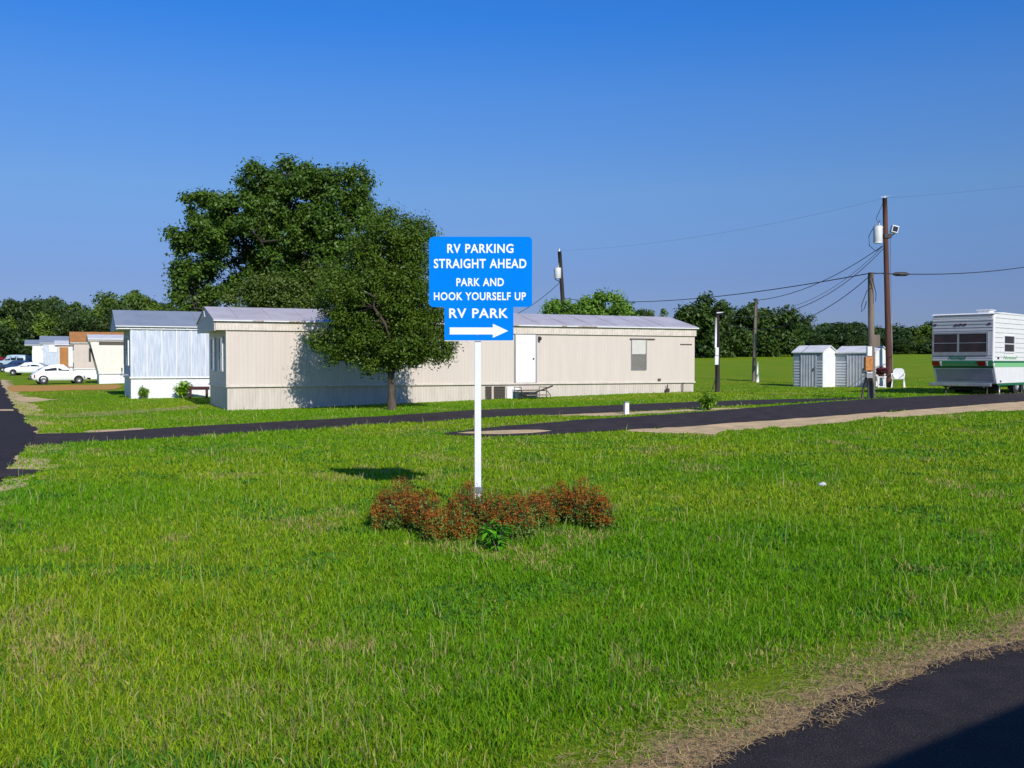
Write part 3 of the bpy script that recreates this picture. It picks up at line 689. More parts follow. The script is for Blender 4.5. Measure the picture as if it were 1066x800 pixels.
# steps under the door: a small metal stoop of its own
a = w1(547, 404); pw = H1.matrix_basis@Vector((a[0], -.55, 0)); stp = thing('door_steps', 'small rusty metal door steps with rails below the white door', 'steps', G(pw.x, pw.y), TH)
m = MB(); m.box(-.55, .55, -.25, .45, .30, .34); m.box(-.5, .5, -.62, -.27, .13, .165); m.build('tread', M['pole_grey'], stp)
m = MB()
for x in (-.56, .56):
    for y in (-.25, .42): m.tube([(x, y, -.1), (x, y, .45)], .014)
    m.tube([(x, -.25, .45), (x, .42, .45)], .014); m.tube([(x, -.6, -.1), (x, -.6, .16)], .014); m.tube([(x, -.6, .15), (x, -.25, .32)], .014)
m.tube([(-.8, -.5, .02), (.8, -.3, .5)], .03)
m.build('rail', M['dark'], stp)

# --- the others along the road
def home_at(px, py, D, label, L, W, zf, ze, zr, mats, **k):
    p = P(px, py, D); p.z = gz(p.x, p.y); return mobile_home(label, p, TH+k.pop('dth', 0), L, W, zf, ze, zr, mats, **k)
H2 = home_at(136, 415, 44, 'grey wood-panelled mobile home with white skirting beside the beige home', 19, 4.4, 1.12, 3.38, 4.15,
             (M['panel_grey'], M['white_skirt'], M['roof_blue'], M['white']), over=.55, ribs=.62, zfas=3.22)
end_window(H2, 2.6, 3.5, 1.5, 2.7, frame='white'); end_window(H2, .7, 1.6, 1.5, 2.7, glass='curtain')
z0_ = H2.location.z
m = MB()
for i in range(30): x = .05+i*.62; m.box(x, x+.03, -.034, -.013, 1.13-z0_, 3.21-z0_)
m.build('batten', M['white'], H2)
m = MB(); m.box(-.35, -.06, .2, 1.3, 1.02, 1.07); m.tube([(-.33, .3, 1.07), (-.33, .3, 1.35)], .03); m.build('step_ledge', M['metal'], H2)
H3 = home_at(103, 396.5, 73, 'cream mobile home with white roof and inward sloping front end', 18, 4.2, P(103, 389, 73).z, P(103, 353, 73).z, P(103, 348.5, 75).z,
             (M['cream'], M['white_skirt'], M['roof_white'], M['roof_white']), over=.66, ribs=.4, slant=.62, zfas=P(103, 355.5, 73).z)
m = MB(); z_ = P(103, 357, 73).z-H3.location.z; m.box(.02, 17.9, -.03, -.014, z_-.16, z_+.08); m.build('trim_band', M['grille'], H3)
m = MB(); m.box(-.62, -.5, .8, 3.4, 1.6, 2.6); m.build('window', M['glass'], H3)
H4 = home_at(77, 391, 86, 'tan mobile home with rusty brown roof', 17, 4.6, P(77, 384, 86).z, P(77, 356.5, 86).z, P(77, 345.5, 88).z,
             (M['tan'], M['white_skirt'], M['roof_brown'], M['white']), over=.25, ribs=.4)
end_window(H4, .8, 1.7, 1.5, 2.6)
H5 = home_at(61, 389, 99, 'narrow white mobile home with brown door beyond the tan one', 12, 4.0, P(61, 382, 99).z, P(61, 359, 99).z, P(61, 354.5, 100).z,
             (M['white'], M['white_skirt'], M['roof_white'], M['roof_brown']), over=.3, ribs=.4)
f5 = on(H5); a = f5(66.5, 362); m = MB(); m.box(a[0]-.4, a[0]+.4, -.05, -.013, 1.0, 2.9); m.build('door', M['roof_brown'], H5)
H6 = home_at(45, 388, 113, 'grey mobile home with blue grey roof far along the road', 16, 4.4, P(45, 381, 113).z, P(45, 357, 113).z, P(45, 350, 115).z,
             (M['panel_grey'], M['white_skirt'], M['roof_blue'], M['white']), over=.3, ribs=.4)
f6 = on(H6); a = f6(55, 362); m = MB(); m.box(a[0]-.4, a[0]+.4, -.05, -.013, a[1]-.5, a[1]+.3); m.build('window', M['white'], H6)
end_window(H6, 1, 2, 1.6, 2.8)
H7 = home_at(34, 387, 134, 'farthest white mobile home with a mauve porch wall', 14, 4.6, P(34, 381, 134).z, P(34, 359, 134).z, P(34, 354, 136).z,
             (M['white'], M['white_skirt'], M['roof_blue'], M['white']), over=.9, ribs=.4)
f7 = on(H7); m = MB(); m.box(-1.3, -.05, .3, 4.2, .1, 1.0); m.build('porch', M['maroon'], H7); end_window(H7, .8, 3.4, 1.1, 2.7, glass='curtain')

# ------------------------------------------------------------------ vehicles
def car(name, label, cat, loc, rz, st, paint, glass, wheels, wr=.30, hw=.80, lamps=(), bumper=None, fenders=(), group=None):
    """st: stations (x, zlow, zbelt, ztop, half width, half width at roof); nose at +x"""
    r = thing(name, label, cat, loc, rz, group); mb = MB(); rows = []
    for x, zl, zb, zt, wb, wt in st:
        cab = zt > zb+.08
        half = [(0, zl), (wb*.9, zl), (wb, zl+.12), (wb*1.0, (zl+zb)/2), (wb*.97, zb)]
        half += [((wb*.97+wt)/2+.02, (zb+zt)/2), (wt, zt-.07), (wt*.8, zt-.01), (0, zt)] if cab else [(wb*.93, zb+(zt-zb)*.4), (wb*.86, zt-.02), (wb*.6, zt), (0, zt+.01)]
        rows.append([(x, y, z) for y, z in half]+[(x, -y, z) for y, z in half[-2:0:-1]])
    n = len(rows[0]); vs = [p for rw in rows for p in rw]; fs = []
    for i in range(len(rows)-1):
        for k in range(n): fs.append((i*n+k, (i+1)*n+k, (i+1)*n+(k+1) % n, i*n+(k+1) % n))
    fs.append(tuple(reversed(range(n)))); fs.append(tuple((len(rows)-1)*n+k for k in range(n)))
    mb.add(vs, fs, True)
    for (x, y, z, rx, ry, rz_) in fenders:
        for s in (1, -1): mb.ball((x, s*y, z), (rx, ry, rz_), 14, 8)
    body = mb.build('body', paint, r)
    def sec(x):
        for a, b in zip(st, st[1:]):
            if a[0] <= x <= b[0]:
                t = (x-a[0])/(b[0]-a[0]); return [a[i]+(b[i]-a[i])*t for i in range(6)]
        return st[-1]
    for kind, xa, xb in glass:
        if kind == 'side':
            for s in (1, -1):
                m = MB(); A, B = sec(xa), sec(xb)
                pts = []
                for q, (lo, hi) in ((A, (.06, .82)), (B, (.82, .06))):
                    for f in (lo, hi):
                        y = q[4]*.97+(q[5]-q[4]*.97)*f+.05*math.sin(math.pi*min(f+.2, 1))+.012; z = q[2]+(q[3]-.07-q[2])*f+(.02 if f < .5 else 0); pts.append((q[0], s*y, z))
                m.add(pts, [(0, 1, 2, 3)]); m.build('side_window', M['glass'], body)
        else:
            m = MB(); A, B = sec(xa), sec(xb); sg = 1 if kind == 'front' else -1
            pts = [(A[0]+sg*.02, -A[5]*.86, A[3]+.012), (A[0]+sg*.02, A[5]*.86, A[3]+.012), (B[0]+sg*.02, B[5]*.86, B[3]+.012), (B[0]+sg*.02, -B[5]*.86, B[3]+.012)]
            m.add(pts, [(0, 1, 2, 3)]); m.build('windscreen' if kind == 'front' else 'rear_window', M['glass'], body)
    for x in wheels:
        for s in (1, -1):
            m = MB(); m.tube([(x, s*(hw-.14), wr), (x, s*(hw+.03), wr)], wr, 20); wh = m.build('wheel', M['tyre'], r, bevel=.03)
            m = MB(); m.tube([(x, s*(hw+.0), wr), (x, s*(hw+.045), wr)], wr*.58, 16); m.build('rim', M['metal'], wh)
    for x, y, z, dx, dy, dz, mm, nm in lamps:
        for s in (1, -1):
            m = MB(); m.box(x-dx, x+dx, s*y-dy, s*y+dy, z-dz, z+dz); m.build(nm, M[mm], r, bevel=.01)
    if bumper:
        for x, z in bumper:
            m = MB(); m.box(x-.06, x+.06, -hw*.95, hw*.95, z-.06, z+.06); m.build('bumper', M['dark'] if bumper[0][1] < .45 else M['metal'], r, bevel=.02)
    return r
sedan = [(-2.3,.35,.80,.82,.72,.6),(-2.2,.28,.85,.90,.80,.6),(-1.75,.26,.90,.96,.84,.62),(-1.35,.25,.92,1.18,.85,.58),(-1.0,.24,.93,1.37,.86,.56),(-.3,.24,.93,1.42,.86,.58),(.35,.24,.92,1.38,.86,.57),(.75,.25,.91,1.14,.86,.6),(1.05,.25,.90,.95,.85,.62),(1.7,.26,.84,.88,.83,.62),(2.15,.28,.76,.80,.79,.6),(2.3,.34,.68,.70,.70,.55)]
sgl = [('side', -1.25, -.35), ('side', -.25, .70), ('front', .40, 1.0), ('rear', -1.65, -1.05)]
lm = [(2.27,.55,.62,.05,.13,.07,'white','headlight'), (-2.29,.58,.68,.04,.12,.08,'red','tail_light')]
beetle = [(-1.95,.38,.60,.62,.42,.3),(-1.8,.30,.74,.80,.55,.4),(-1.5,.26,.86,1.02,.62,.5),(-1.15,.25,.95,1.26,.66,.52),(-.7,.25,.98,1.44,.68,.52),(-.15,.25,.98,1.50,.69,.53),(.25,.25,.97,1.46,.69,.52),(.55,.25,.96,1.22,.68,.54),(.75,.25,.94,1.0,.66,.5),(1.2,.26,.88,.95,.58,.42),(1.6,.28,.76,.82,.48,.36),(1.85,.32,.55,.58,.38,.3)]
b0 = at(62, 398); b0 = G(P(62, 398, 75).x, 75)
car('parked_car', 'small white round-backed car parked in front of the tan home', 'car', b0, R(33), beetle, M['car_white'],
    [('side', -1.12, -.28), ('side', -.18, .56), ('front', .28, .73), ('rear', -1.45, -.75)], (-1.2, 1.2), .31, .72,
    [(1.62,.62,.66,.05,.08,.08,'white','headlight'), (-1.78,.62,.62,.04,.06,.09,'red','tail_light')], [(-2.02,.40),(2.0,.40)],
    [(-1.2,.60,.40,.46,.17,.32),(1.2,.56,.42,.44,.18,.32)])
car('parked_car', 'long white sedan parked on the grass behind the round-backed car', 'car', G(P(31, 388, 108).x, 108), R(180+8), sedan, M['car_white'], sgl, (-1.35, 1.4), .32, .84, lm, [(-2.33,.5),(2.33,.5)])
van_st = [(-2.2,.40,1.0,1.05,.82,.7),(-2.12,.32,1.02,1.72,.88,.74),(-1.4,.30,1.04,1.82,.90,.75),(-.2,.30,1.04,1.84,.90,.75),(.55,.30,1.03,1.78,.90,.72),(1.05,.32,1.02,1.16,.88,.72),(1.25,.32,.99,1.06,.87,.7),(2.0,.34,.90,.96,.84,.68),(2.25,.40,.8,.82,.76,.6)]
vgl = [('side', -2.0, -1.0), ('side', -.9, -.1), ('side', 0, .75), ('front', .58, 1.03)]
car('parked_van', 'pale blue and white sport utility vehicle parked far up the road', 'van', G(P(15, 385, 138).x, 138), R(170), van_st, M['car_blue'], vgl, (-1.35, 1.4), .36, .86, lm, [(-2.25,.5),(2.3,.5)])
car('parked_car', 'dark blue car parked between the white sedan and the pale blue vehicle', 'car', G(P(19, 386, 122).x, 122), R(175), sedan, M['car_navy'], sgl, (-1.35, 1.4), .32, .84, lm, [(-2.33,.5),(2.33,.5)])
car('parked_car', 'dark red car parked at the far left edge of the photo', 'car', G(P(-1, 384, 146).x, 146), R(168), sedan, M['car_red'], sgl, (-1.35, 1.4), .32, .84, lm, [(-2.33,.5),(2.33,.5)])
# the vehicle beside the camera, whose shadow lies on the drive
vx = Vector((.84, .54, 0)).normalized(); vn = Vector((.54, -.84, 0)).normalized()
big = [(-3.6,.50,1.5,1.55,1.05,1.0),(-3.55,.45,1.52,3.10,1.12,1.08),(-1.4,.42,1.54,3.2,1.14,1.10),(.8,.42,1.54,3.2,1.14,1.10),(2.6,.42,1.53,3.1,1.14,1.06),(3.0,.44,1.5,1.7,1.12,1.0),(3.5,.46,1.2,1.25,1.05,.9),(3.65,.52,.95,1.0,.95,.8)]
vp = Vector((3.66, -.12, 0))+vx*2.6+vn*.90
car('motorhome', 'white motorhome beside the photographer casting the dark shadow on the front drive', 'motorhome', G(vp.x, vp.y, .026), math.atan2(vx.y, vx.x), big, M['camper_white'],
    [('side', -3.0, -1.8), ('side', -.6, .6), ('side', 1.7, 2.5), ('front', 2.62, 2.98)], (-2.1, 2.5), .42, 1.08, [(3.62,.75,.8,.05,.13,.09,'white','headlight')], [(-3.68,.55),(3.72,.55)])

# ------------------------------------------------------------------ the sign
SB = at(497.5, 531); D = SB.y
sg = thing('road_sign', 'blue and white RV parking sign on a white post', 'sign', SB)
pz = lambda py: P(497.5, py, D).z-SB.z
pxm = lambda px: P(px, 300, D-.06).x-SB.x
m = MB(); hw_ = 3.4*D/1050
for (y0_, y1_) in ((-.022, .022),): m.box(-hw_, hw_, y0_, y1_, -.3, pz(251))
m.build('post', M['galv'], sg, bevel=.006)
m = MB(); m.box(-hw_-.012, hw_+.012, -.035, .035, pz(513), pz(507)); m.tube([(-.08, 0, pz(510)), (.08, 0, pz(510))], .008); m.build('post_clamp', M['metal'], sg)
def rounded(x0, x1, z0, z1, r, n=6):
    p = []
    for cx, cz, a0 in ((x1-r, z0+r, -90), (x1-r, z1-r, 0), (x0+r, z1-r, 90), (x0+r, z0+r, 180)):
        for i in range(n+1): a = R(a0+90*i/n); p.append((cx+r*math.cos(a), cz+r*math.sin(a)))
    return p
def panel(px0, px1, py0, py1, r, y, label=None):
    x0, x1 = pxm(px0), pxm(px1); z1, z0 = pz(py0), pz(py1)
    m = MB(); m.prism(rounded(x0, x1, z0, z1, r), 'y', y, y-.004); o = m.build('sign_panel', M['blue'], sg)
    m = MB(); m.prism(rounded(x0+.001, x1-.001, z0+.001-(.012 if r < .02 else 0), z1-.001, r), 'y', y+.0045, y+.0008); m.build('panel_backing', M['galv'], o)
    return o
up = panel(446.5, 554, 247, 320, .05, -.030); lo = panel(462.5, 534.5, 319, 354.5, .012, -.038)
def text(s, pcx, pcy, wpx, hpx, y, parent, off=.019, m='letter', name='lettering', shear=0):
    c = bpy.data.curves.new('lettering', 'FONT'); c.body = s; c.size = 1; c.offset = off; c.space_character = 1.09; c.space_word = 1.1; c.resolution_u = 4; c.shear = shear
    o = bpy.data.objects.new('tmp', c); COL.objects.link(o); bpy.context.view_layer.update()
    me = bpy.data.meshes.new_from_object(o.evaluated_get(bpy.context.evaluated_depsgraph_get())); bpy.data.objects.remove(o)
    co = np.array([v.co[:] for v in me.vertices]); mn, mx_ = co.min(0), co.max(0)
    co = (co-(mn+mx_)/2)/np.maximum(mx_-mn, 1e-6)
    return me, co
def sign_text(s, px0, px1, py0, py1, y, parent):
    me, co = text(s, 0, 0, 0, 0, 0, None)
    x0, x1 = pxm(px0), pxm(px1); z1, z0 = pz(py0), pz(py1)
    for v, q in zip(me.vertices, co): v.co = ((x0+x1)/2+q[0]*(x1-x0), y, (z0+z1)/2+q[1]*(z1-z0))
    me.materials.clear(); me.materials.append(M['letter']); o = bpy.data.objects.new('lettering', me); COL.objects.link(o); o.parent = parent
yu, yl = -.0355, -.0435
sign_text('RV PARKING', 465.5, 534.5, 254.5, 264, yu, up); sign_text('STRAIGHT AHEAD', 451.5, 548, 270, 279.8, yu, up)
sign_text('PARK AND', 475, 524.5, 290, 298.3, yu, up); sign_text('HOOK YOURSELF UP', 451.5, 547.5, 304.7, 313, yu, up)
sign_text('RV PARK', 467.5, 529, 321.5, 331.5, yl, lo)
m = MB(); ar = [(468, 341.3), (513, 341.3), (513, 337.5), (529, 344.8), (513, 352), (513, 348.5), (468, 348.5)]
m.add([(pxm(x), yl, pz(z)) for x, z in ar], [tuple(range(6, -1, -1))]); m.build('arrow', M['letter'], lo)
m = MB()
for z in (256, 312, 350):
    m.tube([(0, -.05, pz(z)), (0, -.024, pz(z))], .008, 8)
m.build('bolt', M['metal'], sg)

# ------------------------------------------------------------------ poles, transformers, wires
def pole(name, label, base, top, r0, r1, m, cat='utility pole'):
    r = thing(name, label, cat, base); t = Vector(top)-Vector(base)
    n = 8; pts = [Vector((0, 0, -.3))]+[t*(i/n) for i in range(1, n+1)]
    rr_ = [r0+(r1-r0)*i/n for i in range(n+1)]
    MB().tube(pts, rr_, 12).build('pole', m, r); return r
def wire(label, p0, p1, sag, r=.013, n=22):
    p0, p1 = Vector(p0), Vector(p1); pts = []
    for i in range(n+1): t = i/n; q = p0.lerp(p1, t); pts.append(q-p0-Vector((0, 0, 4*sag*t*(1-t))))
    o = MB().tube(pts, r, 5, caps=False).build('power_line', M['wire']); o.location = p0
    return tag(o, label, 'cable')
# main pole
MBs = at(926, 403.5); MD = MBs.y; mt = P(921, 206.5, MD)
mp = pole('utility_pole', 'tall reddish brown utility pole with transformer and floodlight beside the sheds', MBs, mt, .155, .11, M['pole_red'])
def rel(px, py, D=MD, B=MBs): return P(px, py, D)-B
q = rel(913.5, 244); k = MD/1050
m = MB(); m.tube([q+Vector((0, -.05, -9.5*k)), q+Vector((0, -.05, -8*k)), q+Vector((0, -.05, 7.5*k)), q+Vector((0, -.05, 8.5*k))], [.19, .215, .215, .19], 16); tf = m.build('transformer', M['trans'], mp)
m = MB(); m.tube([q+Vector((.04, -.05, 8*k)), q+Vector((.08, -.05, 14*k))], [.05, .03], 8); m.tube([q+Vector((.10, 0, 6*k)), rel(923, 236)], .03, 6); m.tube([q+Vector((.10, 0, -6*k)), rel(923.5, 250)], .03, 6); m.build('bushing', M['metal'], tf)
m = MB(); m.tube([rel(915, 234), rel(912, 228), rel(918, 214), rel(921, 208)], .012, 5); m.tube([rel(909, 238), rel(904.5, 246), rel(905, 256), rel(912, 262), rel(919, 256)], .018, 5); m.build('jumper_wire', M['wire'], mp)
q = rel(931, 239); m = MB(); m.box(-.16, .16, -.14, .12, -.17, .17, Matrix.Translation(q)@Matrix.Rotation(R(15), 4, 'Y')); fl = m.build('floodlight', M['white'], mp, bevel=.02)
m = MB(); m.box(-.12, .12, -.15, -.142, -.12, .12, Matrix.Translation(q)@Matrix.Rotation(R(15), 4, 'Y')); m.build('lens', M['glass'], fl)
m = MB(); m.tube([rel(923.5, 249), rel(931, 243.5)], .03, 6); m.box(-.17, .17, -.17, .17, -.1, .1, Matrix.Translation(rel(923.4, 246))); m.build('bracket', M['dark'], mp)
m = MB(); m.tube([rel(921, 206.5), rel(920.8, 204)], .035, 8); m.tube([rel(917, 205.5), rel(927, 204)], .012, 5); m.build('insulator', M['white'], mp)
m = MB(); m.tube([rel(928.6, 395)+Vector((0, -.1, -.4)), rel(923.8, 240)+Vector((0.1, -.08, 0))], .012, 5); m.build('ground_wire', M['metal'], mp)
# grey service pole with the meter and orange box
GBs = at(907.5, 415.5); GD = GBs.y
gp = pole('service_pole', 'weathered grey wooden service pole in front of the right shed', GBs, P(906.5, 284, GD), .115, .095, M['pole_grey'])
def relg(px, py): return P(px, py, GD-.18)-GBs
kg = GD/1050
def gbox(nm, px0, px1, py0, py1, mm, d=.14, parent=gp, dy=0):
    a = relg(px0, py1); b = relg(px1, py0); return MB().box(a.x, b.x, a.y-d/2+dy, a.y+d/2+dy, a.z, b.z).build(nm, M[mm], parent, bevel=.012)
gbox('meter_box', 902.3, 907.3, 361, 371, 'white'); ob = gbox('breaker_box', 900, 908, 371.8, 386, 'orange', .2)
gbox('outlet_box', 901.5, 908, 387.5, 394, 'metal', .14)
gbox('sign_board', 908.5, 919, 348.5, 361.5, 'pole_grey', .03, dy=.25)
m = MB()
m.tube([relg(902, 393), relg(899, 404), relg(897, 417)], .04, 6); m.tube([relg(907, 393), relg(909, 401), relg(909.5, 417)], .035, 6); m.tube([relg(904, 386), relg(904, 417)], .03, 6)
m.tube([relg(897.5, 388), relg(902, 388)], .03, 6)
m.build('conduit', M['dark'], gp)
m = MB(); m.tube([relg(907.5, 300), relg(902.5, 303), relg(897, 318), relg(897, 325), relg(900, 321), relg(902, 314)], .014, 5); m.tube([relg(908, 290), relg(912, 306), relg(911.5, 314)], .014, 5); m.tube([relg(904, 286), relg(904.3, 361)], .02, 6); m.build('service_cable', M['wire'], gp)
m = MB(); m.tube([relg(909, 405), relg(914, 410), relg(920, 415)], .012, 5); m.build('guy_wire', M['wire'], gp)
# black pole with meter near the beige home
KB = at(747, 408.5); KD = KB.y
kp = pole('meter_pole', 'short black pole with white meter box right of the beige home', KB, P(746.5, 323, KD), .11, .09, M['pole_dark'])
relk = lambda px, py: P(px, py, KD-.13)-KB
def kbox(nm, px0, px1, py0, py1, mm, d=.12):
    a = relk(px0, py1); b = relk(px1, py0); return MB().box(a.x, b.x, a.y-d/2, a.y+d/2, a.z, b.z).build(nm, M[mm], kp, bevel=.012)
kbox('meter_box', 744.5, 748, 362, 370.5, 'white'); kbox('breaker_box', 744, 748, 371, 380, 'white', .14); 
MB().tube([relk(745, 362), relk(745.3, 331)], .045, 8).build('conduit', M['galv'], kp)
MB().tube([relk(746, 326), relk(753, 325.5)], .03, 6).build('cross_arm', M['trans'], kp)
m = MB(); m.tube([relk(745.5, 380), relk(744.5, 396), relk(741, 407), relk(739, 410)], .02, 5); m.build('service_cable', M['wire'], kp)
# brown pole in the field
FB = at(784.5, 397); FD = FB.y
fp = pole('wooden_pole', 'thin brown wooden pole standing in the field left of the sheds', FB, P(787, 311, FD), .11, .09, M['pole_grey'])
fs = at(788.5, 398.3); r_ = thing('field_pedestal', 'thin white utility pedestal at the foot of the brown field pole', 'pedestal', fs)
MB().tube([(0, 0, -.1), (0, 0, .42)], .085, 10).build('housing', M['white'], r_); MB().tube([(0, 0, .42), (0, 0, 1.15)], .045, 8).build('riser', M['galv'], r_)
# pole behind the beige home
BD = 70; bb = G(P(591, 380, BD).x, BD)
bp_ = pole('utility_pole', 'dark utility pole with white transformer rising behind the beige home', bb, P(582.5, 262, BD), .17, .13, M['pole_dark'])
relb = lambda px, py: P(px, py, BD-.1)-bb
kb = BD/1050
q = relb(580.5, 284.5); m = MB(); m.tube([q+Vector((0, -.1, -5.5*kb)), q+Vector((0, -.1, -4.8*kb)), q+Vector((0, -.1, 4.8*kb)), q+Vector((0, -.1, 5.5*kb))], [.2, .235, .235, .2], 16); tfb = m.build('transformer', M['trans'], bp_)
MB().tube([relb(581, 279), relb(582, 274)], .05, 6).build('bushing', M['metal'], tfb)
MB().tube([relb(582.3, 262), relb(582, 258.5)], .05, 6).build('insulator', M['white'], bp_)
MB().tube([relb(577, 281), relb(578, 291), relb(583.5, 294)], .03, 5).build('jumper_wire', M['wire'], bp_)
# lines
gt = P(906.5, 284.5, GD)
wire('thick cable running left from the grey service pole to the pole behind the home', gt, P(588, 311, BD), .55, .018)
wire('thick cable running from the grey service pole out of the right edge', gt, P(1180, 245, 60), .75, .018)
wire('thin top line strung between the two transformer poles', mt, P(582.3, 261, BD), .5, .0035)
wire('thin top line leaving the tall pole to the right', mt, P(1250, 163, 80), .4, .0035)
sp = P(919, 256, MD)
wire('drooping cable from the transformer to the brown field pole', sp, P(787, 313, FD), .5, .017)
wire('slack thin cable from the transformer to the brown field pole, lower end', sp+Vector((0, 0, -.05)), P(786.5, 323, FD), .9, .010)
wire('slackest cable from the transformer to the black meter pole', sp+Vector((.05, 0, -.12)), P(747, 327, KD), 1.2, .018)
wire('slack cable from the grey pole top to the black meter pole', P(906, 287, GD), P(747, 333, KD), 1.0, .013)
wire('short cable joining the tall pole and the grey service pole', P(923, 283, MD), gt, .05, .013)
wire('cable drooping from the pole behind the home down to the left', P(583, 294, BD), P(520, 335, 62), .3, .02)
o = MB().tube([(-.3, 0, 0), (-.18, 0, 0), (.18, 0, 0), (.3, 0, 0)], [.03, .075, .075, .03], 8).build('cable_splice', M['dark']); 
_a, _b = gt, P(1180, 245, 60); _t = min((i/400 for i in range(400)), key=lambda t: abs((_a.lerp(_b, t).x/_a.lerp(_b, t).y)-(936.5-533)/1050)); o.location = _a.lerp(_b, _t)-Vector((0, 0, 4*.75*_t*(1-_t)-.0))
tag(o, 'black splice box hanging on the cable just right of the tall pole', 'splice box')

# ------------------------------------------------------------------ sheds
def shed(label, px, py, D, wdt, dep, he, hp, th, stripe=True, door=(.38, .86)):
    B = P(px, py, D); B.z = gz(B.x, B.y); r = thing('storage_shed', label, 'shed', B, th)   # origin: near right corner, x runs to the left as negative
    x0, x1 = -wdt, 0
    m = MB(); m.add([(x0, 0, -.1), (x1, 0, -.1), (x1, 0, he), (x0, 0, he)], [(0, 1, 2, 3)]); m.build('front_wall', M['alu_dark'], r)
    m = MB(); m.ribs(0, 1, 0, 1, 0, .5, 0) if False else None
    m.add([(x1, .0, -.1), (x1, dep, -.1), (x1, dep, he), (x1, dep*.5, hp), (x1, 0, he)], [(0, 1, 2, 3, 4)])
    m.add([(x0, dep, -.1), (x0, 0, -.1), (x0, 0, he), (x0, dep*.5, hp), (x0, dep, he)], [(0, 1, 2, 3, 4)])
    m.add([(x1, dep, -.1), (x0, dep, -.1), (x0, dep, he), (x1, dep, he)], [(0, 1, 2, 3)]); m.build('side_wall', M['white'], r)
    m = MB(); m.prism([(-.08, he-.03), (dep*.5, hp+.02), (dep+.08, he-.03), (dep+.08, he+.02), (dep*.5, hp+.07), (-.08, he+.02)], 'x', x0-.06, x1+.06); m.build('roof', M['roof_white'], r)
    d0, d1 = x0+wdt*door[0]*.75, x0+wdt*door[1]*.78
    m = MB(); m.ribs(d0, d1, .02, he-.12, -.02, .14, .012); m.box(d0-.03, d0, -.04, -.002, 0, he-.1); m.box(d1, d1+.03, -.04, -.002, 0, he-.1); dd = m.build('door', M['alu'], r)
    MB().box(d1-.12, d1-.09, -.06, -.03, .8, .95).build('handle', M['dark'], dd)
    nn = 9
    for xa, xb in ((x0+.03, d0-.06), (d1+.06, x1-.03)):
        if xb-xa < .1: continue
        m = MB()
        for i in range(nn): z = .08+i*(he-.45)/nn; m.box(xa, xb, -.014, -.003, z, z+.085)
        m.build('siding_strip', M['strip'], r)
    MB().box(x1-.03, x1+.012, -.012, .03, -.05, he-.04).build('corner_trim', M['white'], r)
    return r
SD = at(856.5, 403.5).y
shed('left one of two small white and grey metal sheds in the field', 856.5, 403.5, SD, 1.65, 1.25, 1.72, 2.0, R(-48), door=(.38, .98))
shed('right one of two small metal sheds, behind the grey service pole', 911, 404, SD-.8, 2.1, 1.3, 1.68, 1.95, R(-48), door=(.42, 1.0))
# lattice panel and flowers between shed and pole
fb_ = at(917, 404); r_ = thing('plant_stand', 'white plant stand with maroon flowers next to the tall utility pole', 'plant stand', fb_)
m = MB()
for x in (-.17, .17):
    for y in (-.12, .12): m.box(x-.02, x+.02, y-.02, y+.02, -.05, .5)
m.box(-.22, .22, -.16, .16, .5, .54); m.box(-.2, .2, -.15, .15, .03, .07); m.build('stand', M['white'], r_)
MB().tube([(0, 0, .54), (0, 0, .68)], [.11, .15], 12).build('pot', M['maroon'], r_)
rs = np.random.RandomState(5); V, col = leaves([((rs.uniform(-.2, .2), rs.uniform(-.15, .15), rs.uniform(.68, .98)), .12) for _ in range(12)], 500, .05, rs, (.11, .012, .03), (.22, .03, .06)); fast_mesh('flowers', V, 4, M['petal'], cols=col, parent=r_)
V, col = leaves([((0, 0, .75), .2)], 180, .06, rs, (.02, .05, .015), (.05, .09, .02)); fast_mesh('foliage', V, 4, M['leaf'], cols=col, parent=r_)
# white plastic chair
cb = at(935, 403.8); ch = thing('plastic_chair', 'white plastic garden chair right of the tall utility pole', 'chair', cb, R(-25))
m = MB(); m.box(-.25, .25, -.24, .24, .40, .43); m.build('seat', M['yellow_white'], ch, bevel=.01)
m = MB(); m.prism(rounded(-.25, .25, .43, .92, .16), 'y', .23, .26)
m.build('backrest', M['yellow_white'], ch)
for sx in (-1, 1):
    for sy in (-1, 1): MB().tube([(sx*.24, sy*.22, .42), (sx*.28, sy*.26, -.05)], [.035, .028], 8).build('leg', M['yellow_white'], ch)
    m = MB(); m.tube([(sx*.27, .24, .66), (sx*.29, -.05, .67), (sx*.28, -.22, .63), (sx*.26, -.23, .42)], .025, 6); m.build('armrest', M['yellow_white'], ch)

# ------------------------------------------------------------------ camper
CT = R(-44.6); CB = P(1034, 412, 37); CB.z = gz(CB.x, CB.y)
cp = thing('camper_trailer', 'white travel trailer with green stripes parked at the right edge', 'camper', CB, CT)
fc = on(cp); cz = lambda py: P(1034, py, 37).z-CB.z
Wc = 2.27; ht = cz(326.5); hs = cz(376); hb = cz(399.5)
prof = [(0, hs), (.03, ht-.16), (.16, ht-.01), (.9, ht+.02), (3.2, ht+.03), (6.2, ht+.0), (6.55, ht-.45), (6.6, 1.5), (6.2, hb-.03), (.42, hb-.03), (.0, hs-.02)]
m = MB(); m.prism(prof, 'x', -Wc, 0); body = m.build('body', M['camper_white'], cp, bevel=.035)
m = MB(); m.prism([(.02, ht-.01), (.2, ht+.012), (6.1, ht+.012), (6.1, ht+.05), (.9, ht+.07), (.2, ht+.045)], 'x', -Wc-.02, .02); m.build('roof', M['white'], cp)
m = MB(); m.box(-.95, -.5, 1.0, 1.5, ht+.04, ht+.17); m.box(-1.0, -.45, .95, 1.55, ht+.17, ht+.2); m.build('roof_vent', M['white'], cp, bevel=.02)
